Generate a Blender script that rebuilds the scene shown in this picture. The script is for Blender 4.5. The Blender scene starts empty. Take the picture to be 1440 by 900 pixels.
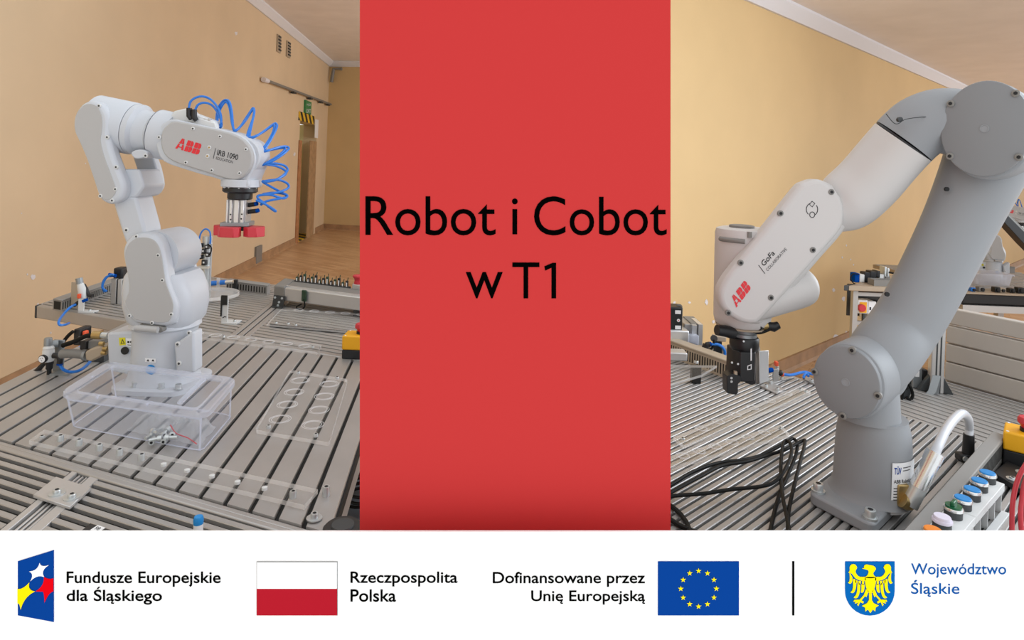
import bpy, bmesh, math, random
from mathutils import Vector, Matrix
random.seed(11)
S = bpy.context.scene
C = bpy.context.scene.collection
V = Vector
# ------------------------------------------------------------------ camera (level shift lens, slight roll)
F, CX, CY, HC, ROLL = 900.0, 720.0, 232.0, 1.5, math.radians(2.2)
RT = V((math.cos(ROLL), 0, math.sin(ROLL))); UP = V((-math.sin(ROLL), 0, math.cos(ROLL))); FW = V((0, 1, 0))
CAM = V((0, 0, HC))
cd = bpy.data.cameras.new('camera'); cam = bpy.data.objects.new('camera', cd); C.objects.link(cam)
cd.sensor_width = 36; cd.lens = F / 1440 * 36; cd.shift_y = (CY - 450) / 1440; cd.clip_start = 0.05; cd.clip_end = 100
cam.matrix_world = Matrix(((RT.x, UP.x, 0, 0), (0, 0, -1, 0), (RT.z, UP.z, 0, HC), (0, 0, 0, 1)))
S.camera = cam
# ------------------------------------------------------------------ world and light
wd = bpy.data.worlds.new('daylight'); S.world = wd; wd.use_nodes = True
bg = wd.node_tree.nodes['Background']; bg.inputs[0].default_value = (0.965, 0.985, 1.0, 1); bg.inputs[1].default_value = 1.25
def area_light(name, loc, target, sx, sy, power, col):
    ld = bpy.data.lights.new(name, 'AREA'); ld.shape = 'RECTANGLE'; ld.size = sx; ld.size_y = sy; ld.energy = power; ld.color = col
    o = bpy.data.objects.new(name, ld); C.objects.link(o); o.location = loc
    o.rotation_euler = (V(target) - V(loc)).to_track_quat('-Z', 'Y').to_euler()
    return o
area_light('window_light_side', (3.0, 1.9, 2.3), (-1.2, 2.0, 1.0), 2.2, 1.6, 60, (0.84, 0.92, 1.0))
area_light('far_room_fill', (3.6, 9.5, 2.2), (-3.0, 10.5, 2.0), 4.5, 2.4, 170, (0.93, 0.96, 1.0))  # added fill to brighten the far ceiling and wall, no window modelled
area_light('right_room_fill', (9.5, 5.0, 1.8), (4.0, 7.5, 2.2), 3.5, 1.8, 90, (0.95, 0.97, 1.0))  # added off-frame fill for the cobot wall and its ceiling
S.view_settings.view_transform = 'Standard'; S.view_settings.look = 'None'
S.view_settings.exposure = 0.0; S.view_settings.gamma = 1.0; S.view_settings.use_curve_mapping = False

# ------------------------------------------------------------------ picture geometry -> places in the room
def ray(u, v): return FW + RT * ((u - CX) / F) - UP * ((v - CY) / F)
def P(u, v, Y): return CAM + ray(u, v) * Y                      # point at depth Y
def G(u, v, z):                                                 # point on the horizontal plane z
    d = ray(u, v); return CAM + d * ((z - HC) / d.z)
def hv(u): return CY + math.tan(ROLL) * (u - CX)                # horizon row
def vpdir(u):
    d = ray(u, hv(u)); d.z = 0; return d.normalized()
def onplane(u, v, p, n):
    d = ray(u, v); return CAM + d * ((p - CAM).dot(n) / d.dot(n))
ZH = V((0, 0, 1))

# ------------------------------------------------------------------ materials
def lin(h):
    if isinstance(h, str):
        h = h.lstrip('#'); h = [int(h[i:i + 2], 16) / 255 for i in (0, 2, 4)]
        h = [c / 12.92 if c <= .04045 else ((c + .055) / 1.055) ** 2.4 for c in h]
    return (*h[:3], 1)
MATS = {}
def mat(name, col, rough=.5, metal=0., spec=.5, noise=0., nscale=30., bump=0., bscale=200., emit=0.):
    if name in MATS: return MATS[name]
    m = bpy.data.materials.new(name); m.use_nodes = True; nt = m.node_tree; b = nt.nodes['Principled BSDF']
    b.inputs['Base Color'].default_value = lin(col); b.inputs['Roughness'].default_value = rough; b.inputs['Metallic'].default_value = metal
    b.inputs['Specular IOR Level'].default_value = spec
    tc = nt.nodes.new('ShaderNodeTexCoord')
    if noise:
        n = nt.nodes.new('ShaderNodeTexNoise'); n.inputs['Scale'].default_value = nscale; n.inputs['Detail'].default_value = 5
        nt.links.new(tc.outputs['Object'], n.inputs['Vector'])
        r = nt.nodes.new('ShaderNodeValToRGB'); c = lin(col)
        r.color_ramp.elements[0].position = .3; r.color_ramp.elements[1].position = .7
        r.color_ramp.elements[0].color = tuple(max(0, x * (1 - noise)) for x in c[:3]) + (1,)
        r.color_ramp.elements[1].color = tuple(min(1, x * (1 + noise)) for x in c[:3]) + (1,)
        nt.links.new(n.outputs['Fac'], r.inputs[0]); nt.links.new(r.outputs[0], b.inputs['Base Color'])
    if bump:
        n2 = nt.nodes.new('ShaderNodeTexNoise'); n2.inputs['Scale'].default_value = bscale; nt.links.new(tc.outputs['Object'], n2.inputs['Vector'])
        bp = nt.nodes.new('ShaderNodeBump'); bp.inputs['Strength'].default_value = bump; bp.inputs['Distance'].default_value = .002
        nt.links.new(n2.outputs['Fac'], bp.inputs['Height']); nt.links.new(bp.outputs[0], b.inputs['Normal'])
    MATS[name] = m; return m
def clear(name, col, fac, rough=.08, gloss=.12):
    """clear plastic: mostly see-through, a little body colour, fresnel gloss"""
    if name in MATS: return MATS[name]
    m = bpy.data.materials.new(name); m.use_nodes = True; nt = m.node_tree
    for n in list(nt.nodes): nt.nodes.remove(n)
    out = nt.nodes.new('ShaderNodeOutputMaterial'); tr = nt.nodes.new('ShaderNodeBsdfTransparent'); df = nt.nodes.new('ShaderNodeBsdfDiffuse')
    tl = nt.nodes.new('ShaderNodeBsdfTranslucent'); gl = nt.nodes.new('ShaderNodeBsdfGlossy'); fr = nt.nodes.new('ShaderNodeFresnel'); fr.inputs[0].default_value = 1.45
    df.inputs[0].default_value = lin(col); tl.inputs[0].default_value = lin(col); gl.inputs['Roughness'].default_value = rough
    a = nt.nodes.new('ShaderNodeMixShader'); a.inputs[0].default_value = .5; nt.links.new(df.outputs[0], a.inputs[1]); nt.links.new(tl.outputs[0], a.inputs[2])
    b = nt.nodes.new('ShaderNodeMixShader'); b.inputs[0].default_value = fac; nt.links.new(tr.outputs[0], b.inputs[1]); nt.links.new(a.outputs[0], b.inputs[2])
    mu = nt.nodes.new('ShaderNodeMath'); mu.operation = 'MULTIPLY'; mu.inputs[1].default_value = gloss * 5; nt.links.new(fr.outputs[0], mu.inputs[0])
    ge = nt.nodes.new('ShaderNodeNewGeometry'); iv = nt.nodes.new('ShaderNodeMath'); iv.operation = 'SUBTRACT'; iv.inputs[0].default_value = 1.; nt.links.new(ge.outputs['Backfacing'], iv.inputs[1])
    m2 = nt.nodes.new('ShaderNodeMath'); m2.operation = 'MULTIPLY'; nt.links.new(mu.outputs[0], m2.inputs[0]); nt.links.new(iv.outputs[0], m2.inputs[1])
    c = nt.nodes.new('ShaderNodeMixShader'); nt.links.new(m2.outputs[0], c.inputs[0]); nt.links.new(b.outputs[0], c.inputs[1]); nt.links.new(gl.outputs[0], c.inputs[2])
    nt.links.new(c.outputs[0], out.inputs[0]); MATS[name] = m; return m

# ------------------------------------------------------------------ mesh helpers
WL = {}                                                         # world location of every object
class MB:
    def __init__(s): s.v = []; s.f = []
    def add(s, vs, fs):
        k = len(s.v); s.v += [V(x) for x in vs]; s.f += [[i + k for i in f] for f in fs]; return s
    def hexa(s, c):                                             # 4 bottom, 4 top
        return s.add(c, [(3, 2, 1, 0), (4, 5, 6, 7), (0, 1, 5, 4), (1, 2, 6, 5), (2, 3, 7, 6), (3, 0, 4, 7)])
    def box(s, a, b):
        x0, y0, z0 = a; x1, y1, z1 = b
        return s.hexa([(x0, y0, z0), (x1, y0, z0), (x1, y1, z0), (x0, y1, z0), (x0, y0, z1), (x1, y0, z1), (x1, y1, z1), (x0, y1, z1)])
    def obox(s, o, ex, ey, ez):                                 # corner + three edge vectors
        o, ex, ey, ez = V(o), V(ex), V(ey), V(ez)
        return s.hexa([o, o + ex, o + ex + ey, o + ey, o + ez, o + ex + ez, o + ex + ey + ez, o + ey + ez])
    def prism(s, poly, vec):
        n = len(poly); poly = [V(p) for p in poly]; vec = V(vec)
        return s.add(poly + [p + vec for p in poly], [list(range(n)), list(range(2 * n - 1, n - 1, -1))] + [(i, i + n, (i + 1) % n + n, (i + 1) % n) for i in range(n)])
    def loft(s, rings, cap=True):
        n = len(rings[0]); k = len(rings); vs = [p for r in rings for p in r]
        fs = [(j * n + i, j * n + (i + 1) % n, (j + 1) * n + (i + 1) % n, (j + 1) * n + i) for j in range(k - 1) for i in range(n)]
        if cap: fs += [list(range(n - 1, -1, -1)), [(k - 1) * n + i for i in range(n)]]
        return s.add(vs, fs)
    def tube(s, path, r, n=10, cap=True):
        path = [V(p) for p in path]; m = len(path); rr = r if isinstance(r, (list, tuple)) else [r] * m
        t0 = (path[1] - path[0]).normalized(); a = t0.orthogonal().normalized(); rings = []
        for i, p in enumerate(path):
            t = (path[min(i + 1, m - 1)] - path[max(i - 1, 0)]).normalized()
            a = (a - t * a.dot(t)); a = a.normalized() if a.length > 1e-6 else t.orthogonal().normalized(); b = t.cross(a)
            rings.append([p + (a * math.cos(2 * math.pi * k / n) + b * math.sin(2 * math.pi * k / n)) * rr[i] for k in range(n)])
        return s.loft(rings, cap)
    def lathe(s, prof, o, ax=ZH, n=24, sx=1., ref=None):        # prof: (radius, height along axis)
        o = V(o); ax = V(ax).normalized(); a = V(ref) if ref is not None else ax.orthogonal(); a = (a - ax * a.dot(ax)).normalized(); b = ax.cross(a)
        return s.loft([[o + ax * h + (a * math.cos(2 * math.pi * k / n) * sx + b * math.sin(2 * math.pi * k / n)) * max(r, 1e-5) for k in range(n)] for r, h in prof])
    def build(s, name, m, parent=None, bevel=0, seg=2, smooth=True, angle=38, loc=None):
        xs = [p.x for p in s.v]; ys = [p.y for p in s.v]; zs = [p.z for p in s.v]
        c = V(((min(xs) + max(xs)) / 2, (min(ys) + max(ys)) / 2, min(zs))) if loc is None else V(loc)
        me = bpy.data.meshes.new(name); me.from_pydata([p - c for p in s.v], [], s.f)
        bm = bmesh.new(); bm.from_mesh(me); bmesh.ops.recalc_face_normals(bm, faces=bm.faces)
        bm.to_mesh(me); bm.free()
        mm = MATS[m] if isinstance(m, str) else m
        me.materials.append(mm)
        if smooth and me.polygons:
            me.polygons.foreach_set('use_smooth', [True] * len(me.polygons)); me.set_sharp_from_angle(angle=math.radians(angle))
        o = bpy.data.objects.new(name, me); C.objects.link(o); place(o, c, parent)
        if bevel:
            b = o.modifiers.new('bevel', 'BEVEL'); b.width = bevel; b.segments = seg; b.limit_method = 'ANGLE'; b.angle_limit = math.radians(35)
            b.use_clamp_overlap = True
            if seg > 1:
                for p in me.polygons: p.use_smooth = True
        return o
def place(o, c, parent):
    WL[o] = V(c)
    if parent is not None: o.parent = parent; o.location = V(c) - WL[parent]
    else: o.location = V(c)
def inst(src, delta, parent=None, name=None):                   # a copy sharing the mesh, moved by delta
    o = src.copy(); C.objects.link(o)
    for k in list(o.keys()): del o[k]
    if name: o.name = name
    o.parent = None; place(o, WL[src] + V(delta), parent); return o
def tag(o, label=None, cat=None, group=None, kind=None):
    if label: o['label'] = label
    if cat: o['category'] = cat
    if group: o['group'] = group
    if kind: o['kind'] = kind
    return o
def thing(name, loc, label, cat, group=None):
    o = bpy.data.objects.new(name, None); C.objects.link(o); o.empty_display_size = .05; place(o, loc, None); return tag(o, label, cat, group)
def spline(pts, k=6, closed=False):
    pts = [V(p) for p in pts]; n = len(pts); out = []
    for i in range(n if closed else n - 1):
        p0 = pts[(i - 1) % n] if closed or i > 0 else pts[i] * 2 - pts[i + 1]
        p1 = pts[i]; p2 = pts[(i + 1) % n]
        p3 = pts[(i + 2) % n] if closed or i < n - 2 else p2 * 2 - p1
        for j in range(k):
            t = j / k; out.append(.5 * ((2 * p1) + (p2 - p0) * t + (2 * p0 - 5 * p1 + 4 * p2 - p3) * t * t + (3 * p1 - p0 - 3 * p2 + p3) * t ** 3))
    if not closed: out.append(pts[-1])
    return out
def pxs(poly, Y): return [P(u, v, Y) for u, v in poly]
def pxprism(poly, Y, t, sm=0):
    """outline seen from the front, set at depth Y, real thickness t going back"""
    p = pxs(poly, Y)
    if sm: p = spline(p, sm, True)
    return MB().prism(p, (0, t, 0))
def pbox(u0, v0, u1, v1, Y, dy):
    """upright box: front face at depth Y spanning the given outline"""
    a = P((u0 + u1) / 2, v1, Y); b = P((u0 + u1) / 2, v0, Y); vm = (v0 + v1) / 2
    return MB().box((P(u0, vm, Y).x, Y, a.z), (P(u1, vm, Y).x, Y + dy, b.z))
def text_mesh(body, shear=0., bold=0.):
    cu = bpy.data.curves.new('lettering', 'FONT'); cu.body = body; cu.size = 1; cu.offset = bold; cu.shear = shear; cu.resolution_u = 5
    o = bpy.data.objects.new('lettering', cu); C.objects.link(o); dg = bpy.context.evaluated_depsgraph_get(); dg.update()
    me = bpy.data.meshes.new_from_object(o.evaluated_get(dg)); bpy.data.objects.remove(o); bpy.data.curves.remove(cu)
    vs = [v.co.copy() for v in me.vertices]; fs = [list(p.vertices) for p in me.polygons]; bpy.data.meshes.remove(me); return vs, fs
def letter(body, o, ex, ey, m, parent, label=None, bold=0., thick=.0006, nrm=V((0, -1, 0)), name='lettering', shear=0.):
    """flat lettering: the inked box of the text is fitted to origin o, edge vectors ex (width) and ey (height)"""
    vs, fs = text_mesh(body, shear, bold)
    x0 = min(p.x for p in vs); x1 = max(p.x for p in vs); y0 = min(p.y for p in vs); y1 = max(p.y for p in vs)
    o, ex, ey = V(o), V(ex), V(ey)
    pts = [o + ex * ((p.x - x0) / (x1 - x0)) + ey * ((p.y - y0) / (y1 - y0)) + nrm * thick for p in vs]
    ob = MB().add(pts, fs).build(name, m, parent, smooth=False)
    if label: ob['label'] = label
    return ob
# ------------------------------------------------------------------ material set
mat('wall_paint', '#d6bf9f', .6, spec=.2, noise=.05, nscale=1.2, bump=.15, bscale=40); mat('wall_paint_warm_lit', '#d2b687', .6, spec=.2, noise=.05, nscale=1.2, bump=.15, bscale=40)  # second tone: same wall paint with a warmer light cast put into the colour
mat('wall_patch', '#d9d7dc', .8); mat('ceiling_paint', '#ece9ea', .9, noise=.04, nscale=3, bump=.2, bscale=30)
mat('cornice', '#dcdde2', .8); mat('skirting', '#a3805f', .5, noise=.2, nscale=8)
mat('alu', '#aeacaa', .42, metal=.55, noise=.06, nscale=6); mat('alu_light', '#c2c1c0', .35, metal=.5); mat('alu_bright', '#d7d9dc', .28, metal=.6)
mat('slot', '#141513', .8); mat('dark_steel', '#45484a', .5, metal=.4)
mat('robot_white', '#c2c7ce', .38, spec=.4, bump=.02, bscale=600); mat('robot_cover_shaded', '#b0b0b0', .5, spec=.3)  # cover tone: same robot paint, shade of the camera-facing side put into the colour
mat('cobot_grey', '#8e9195', .5, spec=.35, bump=.02, bscale=700); mat('cobot_cap_shaded', '#828487', .55, spec=.3); mat('cobot_white', '#c6c3c1', .42, spec=.4)  # cap tone: body grey darkened to carry the shade on viewer-facing caps
mat('black', '#16171a', .45); mat('black_rubber', '#0a0b0a', .6, spec=.25); mat('grey_plastic', '#7d7b77', .55); mat('duct_grey', '#8b8986', .6)
mat('red_plastic', '#c4303c', .45); mat('red_paint', '#d8232f', .5); mat('yellow', '#e9a90c', .45); mat('label_white', '#e9eaec', .6); mat('label_yellow', '#d9cf2a', .6)
mat('blue_hose', '#1f74cf', .3); mat('blue_button', '#1787cf', .35); mat('green_button', '#0d5a35', .3); mat('orange_button', '#e5821b', .4); mat('white_button', '#d9d3e4', .3)
mat('chrome', '#dcdedf', .25, metal=.9); mat('zinc', '#c6cbcc', .3, metal=.6); mat('brass', '#b39a68', .3, metal=.8); mat('ink', '#17181a', .7); mat('grey_ink', '#4a4a4c', .7)
mat('orange_knob', '#e2552f', .45); mat('wood', '#a9764f', .6, noise=.25, nscale=10); mat('wood_pale', '#a88762', .65, noise=.2, nscale=9); mat('grey_white', '#d2d4d4', .5)
mat('white_cable', '#c6c9cf', .35); mat('red_cable', '#c23540', .4); mat('pcb_green', '#23402e', .5); mat('steel_grey', '#8f9497', .4, metal=.5); mat('tan', '#a99a86', .5)
mat('door_interior', '#d8cf9e', .7); mat('board_white', '#ffffff', .9, spec=0.); mat('board_red', '#c83c3c', .9, spec=0.)
mat('logo_blue', '#0c4296', .9, spec=0.); mat('logo_yellow', '#ffec0f', .9, spec=0.); mat('logo_red', '#e60a18', .9, spec=0.); mat('flag_red', '#b51f2e', .9, spec=0.); mat('flag_line', '#a8a8a8', .9, spec=0.)
mat('crest_blue', '#0d66b5', .9, spec=0.); mat('text_black', '#050505', .9, spec=0.); mat('text_blue', '#0b57a5', .9, spec=0.); mat('green_sign', '#2f7d45', .6)
clear('acrylic', '#f0eeea', .035, gloss=.03); clear('acrylic_warm_sheen', '#ecdcc4', .13, gloss=.05); clear('acrylic_edge', '#ffffff', .40, gloss=.10); clear('box_plastic', '#dde5fa', .11, gloss=.06); clear('box_rim', '#eaf0ff', .40, gloss=.08); clear('bag_film', '#eef2f6', .36, rough=.25, gloss=.09)  # warm acrylic tint paints the reflections on the cobot table strips
def parquet():
    m = mat('parquet', '#b98a5e', .35, spec=.4); nt = m.node_tree; b = nt.nodes['Principled BSDF']
    tc = nt.nodes.new('ShaderNodeTexCoord'); mp = nt.nodes.new('ShaderNodeMapping'); mp.inputs['Rotation'].default_value = (0, 0, .6)
    br = nt.nodes.new('ShaderNodeTexBrick'); br.inputs['Scale'].default_value = 1.0; br.inputs['Brick Width'].default_value = .42; br.inputs['Row Height'].default_value = .07; br.inputs['Mortar Size'].default_value = .0012
    br.inputs['Color1'].default_value = lin('#cdaa84'); br.inputs['Color2'].default_value = lin('#b98f68'); br.inputs['Mortar'].default_value = lin('#6d4a2c')
    nt.links.new(tc.outputs['Object'], mp.inputs['Vector']); nt.links.new(mp.outputs[0], br.inputs['Vector']); nt.links.new(br.outputs[0], b.inputs['Base Color'])
parquet(); mat('plank', '#c39d76', .35, spec=.4, noise=.15, nscale=4); mat('plank_dark', '#ab8460', .35, spec=.4, noise=.15, nscale=4)
def hazard():
    m = mat('hazard', '#d8b02a', .6); nt = m.node_tree; b = nt.nodes['Principled BSDF']
    tc = nt.nodes.new('ShaderNodeTexCoord'); w = nt.nodes.new('ShaderNodeTexWave'); w.bands_direction = 'DIAGONAL'; w.inputs['Scale'].default_value = 2.2
    r = nt.nodes.new('ShaderNodeValToRGB'); r.color_ramp.interpolation = 'CONSTANT'; r.color_ramp.elements[0].color = lin('#1a1a18'); r.color_ramp.elements[1].color = lin('#d8b02a'); r.color_ramp.elements[1].position = .5
    nt.links.new(tc.outputs['Object'], w.inputs['Vector']); nt.links.new(w.outputs['Fac'], r.inputs[0]); nt.links.new(r.outputs[0], b.inputs['Base Color'])
hazard()
# ------------------------------------------------------------------ the rooms
def struct(o, label=None): o['kind'] = 'structure'; return o if not label else tag(o, label)
DL = vpdir(634); DR = vpdir(1668)                                # run of the two long walls
NL = V((DL.y, -DL.x, 0)); NR = V((DR.y, -DR.x, 0))               # normals into the rooms
PL = G(414, 343, 0); PR = G(1128, 510, 0)
def WLp(u, v): return onplane(u, v, PL, NL)
def WRp(u, v): return onplane(u, v, PR, NR)
corner = WLp(455, 316); corner.z = 0
ceilL = WLp(461, 84).z; ceilR = WRp(1222, 61).z
floor = struct(MB().box((-7, .88, -.05), (16, 22, 0)).build('floor', 'parquet'), 'parquet floor')
# left wall with a doorway near the far corner
tD0 = (WLp(417, 300) - PL).dot(DL); tD1 = (WLp(441, 300) - PL).dot(DL); tC = (corner - PL).dot(DL); zD = WLp(430, 172).z
def wl(t, z, off=0.): p = PL + DL * t + NL * off; return V((p.x, p.y, z))
wm = MB()
wm.obox(wl(-14, 0, -.25), DL * (tD0 + 14), NL * .25, ZH * ceilL)
wm.obox(wl(tD0, zD, -.25), DL * (tD1 - tD0), NL * .25, ZH * (ceilL - zD))
wm.obox(wl(tD1, 0, -.25), DL * (tC - tD1 + .3), NL * .25, ZH * ceilL)
struct(wm.build('wall_left', 'wall_paint', smooth=False), 'long peach wall behind the small robot')
DB = V((1, -.16, 0)).normalized(); NB = V((DB.y, -DB.x, 0))
wb = MB(); wb.obox(corner - DB * .3, DB * 10, NB * -.25, ZH * ceilL)
struct(wb.build('wall_back', 'wall_paint_warm_lit', smooth=False), 'far peach wall at the end of the room')
CS = V((.33, 1, 0))                                              # seam between the two ceilings, runs behind the red board
wr_end = (G(760, 640, 0) - PR).dot(DR)
def wr(t, z, off=0.): p = PR + DR * t + NR * off; return V((p.x, p.y, z))
tR0 = wr_end; 
struct(MB().obox(wr(tR0, 0, -.2), DR * 15, NR * .2, ZH * (ceilR + .3)).build('wall_right', 'wall_paint_warm_lit', smooth=False), 'peach wall behind the large cobot')
struct(MB().prism([V((-7, 4.5, ceilL)), V((.9, 4.5, ceilL)), V((5.0, 15.5, ceilL)), V((-7, 18, ceilL))], ZH * .1).build('ceiling_left', 'ceiling_paint', smooth=False), 'plain ceiling above the small robot')
e0 = wr(tR0, ceilR); e1 = wr(15 + tR0, ceilR)
struct(MB().prism([wr(tR0, ceilR), V((.72, 2.2, ceilR)), V((9, 2.2, ceilR)), V((14, 9, ceilR)), V((e1.x, e1.y, ceilR))], ZH * .1).build('ceiling_right', 'ceiling_paint', smooth=False), 'plain ceiling above the large cobot')
def trimrun(name, a, d, n, L, prof, m, label):                   # prof: (off from wall, z)
    s0 = [V((a + n * o).to_tuple()) + ZH * z for o, z in prof]
    return struct(MB().prism(s0, d * L).build(name, m, smooth=False), label)
PLf = PL.copy(); PLf.z = 0
cov = [(0, 0), (0, -.11), (.02, -.11), (.09, -.02), (.09, 0)]
trimrun('trim_1', wl(-14, ceilL), DL, NL, tC + 14, cov, 'cornice', 'white coving along the long left wall')
trimrun('trim_2', corner + ZH * ceilL, DB, NB, 9, cov, 'cornice', 'white coving along the far wall')
trimrun('trim_3', wr(tR0, ceilR), DR, NR, 15, [(0, 0), (0, -.10), (.02, -.10), (.08, -.02), (.08, 0)], 'cornice', 'white coving above the cobot wall')
skp = [(0, 0), (0, .11), (.02, .11), (.025, .02), (.045, 0)]
trimrun('baseboard_left', wl(-14, 0), DL, NL, tD0 + 14 - .1, skp, 'skirting', 'wooden skirting board on the long left wall')
trimrun('baseboard_left_end', wl(tD1 + .2, 0), DL, NL, tC - tD1 - .2, skp, 'skirting', 'short wooden skirting between doorway and corner')
trimrun('baseboard_back', corner, DB, NB, 9, skp, 'skirting', 'wooden skirting board on the far wall')
trimrun('baseboard_right', wr(tR0, 0), DR, NR, 15, [(0, 0), (0, .1), (.02, .1), (.025, .02), (.04, 0)], 'skirting', 'wooden skirting board on the cobot wall')
# doorway lining and what stands in it
dr = thing('door_1', wl((tD0 + tD1) / 2, 0, -.2), None, None); dr['kind'] = 'structure'
MB().obox(wl(tD0 - .02, 0, -.5), DL * .02, NL * .3, ZH * zD).build('jamb', 'door_interior', dr)
MB().obox(wl(tD0 - .02, 0, -.5), DL * (tD1 - tD0 + .06), NL * .04, ZH * (zD + .1)).build('inner_wall', 'door_interior', dr)
MB().obox(wl(tD1, 0, -.5), DL * .04, NL * .25, ZH * zD).build('jamb', 'door_interior', dr)
MB().obox(wl(tD0, .0, -.5), DL * (tD1 - tD0), NL * .5, ZH * .012).build('threshold', 'hazard', dr)
def wallbox(name, f, o, d, n, u0, v0, u1, v1, th, m, label=None, cat=None, group=None, parent=None, off=0., bevel=0):
    vm = (v0 + v1) / 2; um = (u0 + u1) / 2
    t0 = (f(u0, vm) - o).dot(d); t1 = (f(u1, vm) - o).dot(d); z1 = f(um, v0).z; z0 = f(um, v1).z
    p = o + d * t0 + n * (off + .001); p.z = z0
    ob = MB().obox(p, d * (t1 - t0), n * th, ZH * (z1 - z0)).build(name, m, parent, bevel=bevel)
    return tag(ob, label, cat, group)
def wlb(name, *a, **k): return wallbox(name, WLp, PL, DL, NL, *a, **k)
def wrb(name, *a, **k): return wallbox(name, WRp, PR, DR, NR, *a, **k)
wlb('wooden_plank', 417.0, 197, 420.6, 342, .02, 'wood', 'narrow reddish wooden plank at the left of the doorway', 'plank')
wlb('wooden_plank', 432.5, 198, 441.5, 331, .02, 'wood_pale', 'wide knotty wooden plank leaning at the right of the doorway', 'plank')
wlb('warning_strip', 419.5, 160, 441, 172, .02, 'hazard', 'black and yellow warning strip above the doorway', 'warning strip')
sg = thing('exit_sign', WLp(431, 160), 'green emergency exit sign above the doorway', 'sign')
wlb('panel', 427, 142, 435.5, 160, .03, 'green_sign', parent=sg)
for k, (a, b) in enumerate(((144.5, 149.5), (153, 158.5))):
    p0 = WLp(428.4, b) + NL * .034; p1 = WLp(434.2, b) + NL * .034; p2 = WLp(428.4, a) + NL * .034
    letter('WYJŚCIE' if k == 0 else 'EXIT', p0, p1 - p0, V((0, 0, p2.z - p0.z)), 'label_white', sg, nrm=NL)
wlb('paper_notice', 442.5, 168, 446.8, 194, .01, 'label_white', 'white paper notice on the wall right of the doorway', 'notice')
for u0, v0, u1, v1, lb in ((388.8, 50, 393, 73, 'left one of two slatted wall vents under the ceiling'), (402.3, 59, 406.6, 80, 'right one of two slatted wall vents under the ceiling')):
    t = thing('wall_vent', WLp((u0 + u1) / 2, v1), lb, 'vent', 'wall vents under the ceiling')
    wlb('frame', u0 - .4, v0 - .8, u1 + .4, v1 + .8, .02, 'tan', parent=t)
    for k in range(5):
        w = (v1 - v0) / 5; wlb('slat', u0 + .6, v0 + w * k + .6, u1 - .6, v0 + w * (k + .6), .035, 'dark_steel', parent=t)
# pipe along the wall
cp = thing('wall_conduit', WLp(414, 130), 'thin grey conduit pipe running along the left wall', 'pipe')
pa = WLp(369, 113) + NL * .06; pb = WLp(461, 146.5) + NL * .06
MB().tube([pa, pb], .022, 8).build('pipe', 'grey_plastic', cp)
MB().tube([WLp(365, 111.5) + NL * .05, WLp(371, 113.7) + NL * .05], .034, 10).build('end_cap', 'wall_patch', cp)
for k in (.32, .58, .78, .93):
    q = pa.lerp(pb, k); MB().box(q - V((.03, .06, .05)), q + V((.03, .06, -.02))).build('clip', 'dark_steel', cp)
cb = [corner + DB * .32 + NB * .1 + ZH * (ceilL - .17), corner + DB * .14 + NB * .1 + ZH * (ceilL - .17), corner + DB * .1 + NB * .1 + ZH * (ceilL - .45)]
tag(MB().tube(cb, .035, 8).build('cable_bracket', 'grey_plastic'), 'grey bent pipe end in the far ceiling corner', 'pipe')
# loose plaster and flaked paint
def flake(f, n, u, v, r, seed, name='paint_flake'):
    rnd = random.Random(seed); k = 9
    pts = [f(u + r * math.cos(6.283 * i / k) * rnd.uniform(.5, 1.2), v + 1.5 * r * math.sin(6.283 * i / k) * rnd.uniform(.5, 1.2)) + n * .0012 for i in range(k)]
    return MB().prism(pts, n * .0015).build(name, 'wall_patch', smooth=False)
wl_o = bpy.data.objects['wall_left']; wr_o = bpy.data.objects['wall_right']
for i, (u, v, r) in enumerate(((46, 390, 3.2), (53, 428, 1.6), (38, 386, 1), (332, 47, 2.2), (414, 217, 1.8), (50, 434, 1), (71, 468, 1.2), (363, 352, 1), (341, 380, 3), (334, 388, 3), (396, 347, 2), (408, 343, 2.4), (240, 330, 1.), (120, 230, .9), (30, 300, .8))):
    o = flake(WLp, NL, u, v, r, i); o.parent = wl_o; o.location = WL[o] - WL[wl_o]
for i, (u, v, r) in enumerate(((993, 425, 2.6), (948, 426, 2), (969, 425, 1.8), (1003, 452, 2), (1172, 408, 2), (1186, 420, 2.6), (1184, 362, 1), (1196, 365, 1), (1162, 482, 3), (1175, 475, 3.4), (1190, 470, 3), (1121, 503, 1.2), (1112, 505, 1), (1076, 512, 2.4), (1190, 345, .9), (1205, 440, 2), (1200, 372, 1), (1305, 345, 1.5))):
    o = flake(WRp, NR, u, v, r, 50 + i); o.parent = wr_o; o.location = WL[o] - WL[wr_o]
tag(wlb('broken_pilaster', 357.5, 346, 365.5, 375, .03, 'grey_plastic', bevel=.004), 'short grey broken post fixed low on the left wall', 'post')
# parquet blocks that can be told apart (herringbone), children of the floor
pl1 = MB().box((-.21, -.035, 0), (.21, .035, .012)).build('plank', 'plank', floor, bevel=.002, seg=1, loc=(0, 0, 0)); n_pl = 0
def herring(c, rot, nx, ny, test):
    global n_pl
    ca, sa = math.cos(rot), math.sin(rot)
    for i in range(-nx, nx):
        for j in range(-ny, ny):
            for k in (0, 1):
                x = i * .594 + (.1485 if k else -.1485); y = j * .099
                q = V((c.x + ca * x - sa * y, c.y + sa * x + ca * y, 0))
                if not test(q): continue
                o = pl1 if n_pl == 0 else pl1.copy()
                if n_pl: C.objects.link(o); o.parent = floor
                o.location = q - WL[floor]; o.rotation_euler = (0, 0, rot + (math.pi / 4 if k else -math.pi / 4)); WL[o] = q
                n_pl += 1
def pix(q):
    d = q - CAM; return CX + F * d.dot(RT) / d.y, CY - F * d.dot(UP) / d.y
def in_r(q):
    if q.y < .5: return False
    u, v = pix(q); return 1085 < u < 1215 and 480 < v < 560 and (q - PR).dot(NR) > .25
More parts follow.
